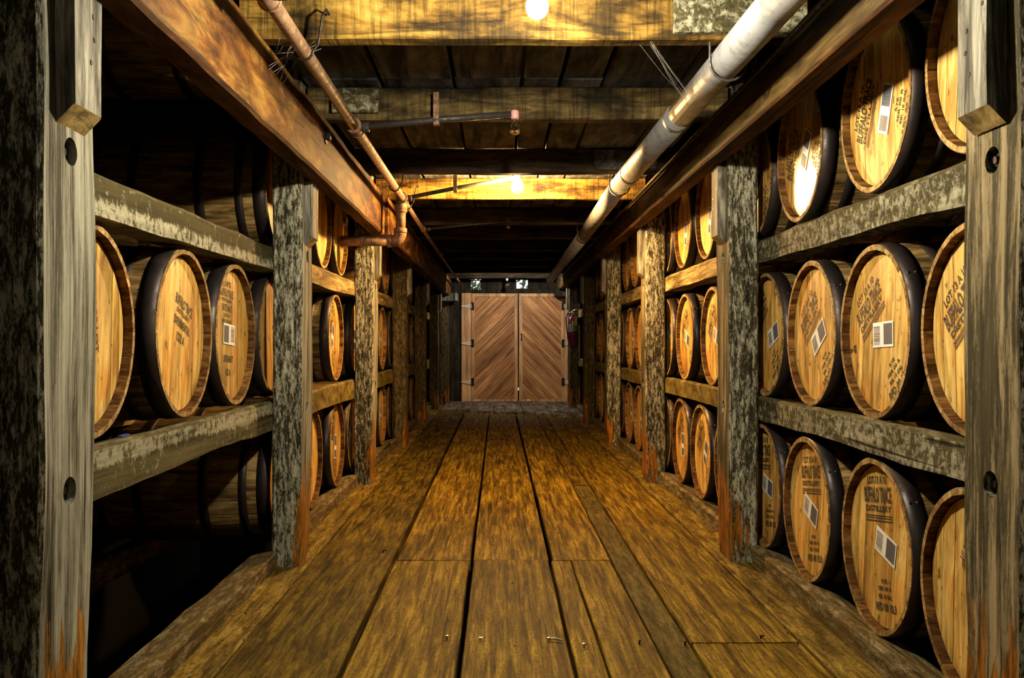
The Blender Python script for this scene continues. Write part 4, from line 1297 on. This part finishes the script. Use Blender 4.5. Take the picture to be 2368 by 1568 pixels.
lamp(.25, 13.268, H + 1.082, M['fill_door'], 'unseen fill bulb added between the joists to brighten the double door', M['white'], .8)

# cobweb strands between the golden joist and the pale pipe
mb = MB(); rg = random.Random(6)
a0 = Vector((.47, 3.0, JZ - .002)); b0 = Vector((.665, 3.25, H + .85))
for k in range(9):
    a = a0 + Vector((rg.uniform(-.03, .05), rg.uniform(-.01, .05), 0)); b_ = b0 + Vector((0, rg.uniform(-.14, .1), rg.uniform(-.01, .02)))
    mid = (a + b_) / 2 - Vector((0, 0, rg.uniform(.002, .015)))
    mb.tube([a, mid, b_], .00022, 4)
o = add('cobweb', mb.mesh('cobweb', M['web']))
tag(o, 'wispy cobweb strands from the golden joist to the pale pipe', 'cobweb', kind='stuff')
mb = MB()
for k in range(16):
    a = Vector((-.66 + rg.uniform(-.06, .08), 2.99 + rg.uniform(-.02, .10), JZ - rg.uniform(0, .004))); b_ = Vector((-.735 + rg.uniform(-.005, .01), 3.05 + rg.uniform(-.1, .15), JZ - rg.uniform(.02, .10)))
    mb.tube([a, (a + b_) / 2 - Vector((0, 0, rg.uniform(.002, .02))), b_], .00025, 4)
o = add('cobweb', mb.mesh('cobweb', M['web']))
tag(o, 'tangled dusty cobweb in the corner of the golden joist and orange beam', 'cobweb', kind='stuff')

# ------------------------------------------------------------------ fire extinguisher on the last post by the door
fe = tag(empty('fire_extinguisher', (1.055, POST_R[5] - .085, H - .07)), 'dark maroon fire extinguisher hanging on the last post beside the double door', 'extinguisher')
mb = MB(); mb.lathe([(.0005, 0), (.060, .0), (.067, .008), (.067, .36), (.062, .395), (.045, .425), (.022, .44), (.02, .455)], 'z', 24)
add('cylinder', mb.mesh('cylinder', M['maroon'], True), fe)
mb = MB()
n = 12
for k in range(n):
    a0_, a1_ = PI * 1.08 + PI * .9 * k / n, PI * 1.08 + PI * .9 * (k + 1) / n
    mb.quad((.0678 * math.cos(a0_), .0678 * math.sin(a0_), .215), (.0678 * math.cos(a1_), .0678 * math.sin(a1_), .215), (.0678 * math.cos(a1_), .0678 * math.sin(a1_), .32), (.0678 * math.cos(a0_), .0678 * math.sin(a0_), .32))
add('instruction_label', mb.mesh('instruction_label', mat_plain('label_grey', (.13, .125, .11), .4), True), fe)
mb = MB(); mb.lathe([(.0683, .195), (.070, .195), (.070, .212), (.0683, .212)], 'z', 24, closed=True)
add('bracket_band', mb.mesh('bracket_band', M['rubber'], True), fe)
mb = MB(); mb.lathe([(.0005, .452), (.020, .452), (.022, .475), (.016, .49), (.016, .505), (.0005, .505)], 'z', 14)
mb.tube([(0, 0, .48), (-.05, 0, .478)], .009, 8)
add('valve', mb.mesh('valve', M['brass'], True), fe)
mb = MB(); mb.tube([(0, 0, .505), (.05, -.01, .525), (.10, -.02, .53)], [.008, .006, .005], 8); mb.tube([(.01, 0, .49), (.06, -.01, .47), (.115, -.02, .445)], [.007, .005, .004], 8)
add('lever', mb.mesh('lever', M['zinc'], True), fe)
mb = MB(); mb.tube([(-.05, 0, .478), (-.08, -.01, .46), (-.096, -.02, .40), (-.092, -.03, .32), (-.082, -.035, .24), (-.074, -.04, .16), (-.068, -.035, .10)], .0095, 8)
add('hose', mb.mesh('hose', M['rubber'], True), fe)
mb = MB(); mb.box(.012, .058, -.071, -.0695, .30, .42)
add('inspection_tag', mb.mesh('inspection_tag', M['yellow_paper']), fe)
mb = MB(); mb.box(-.02, .02, .066, .087, .20, .46)
add('wall_bracket', mb.mesh('wall_bracket', M['iron']), fe)
# small grey boxes on the rails' ends by the extinguisher
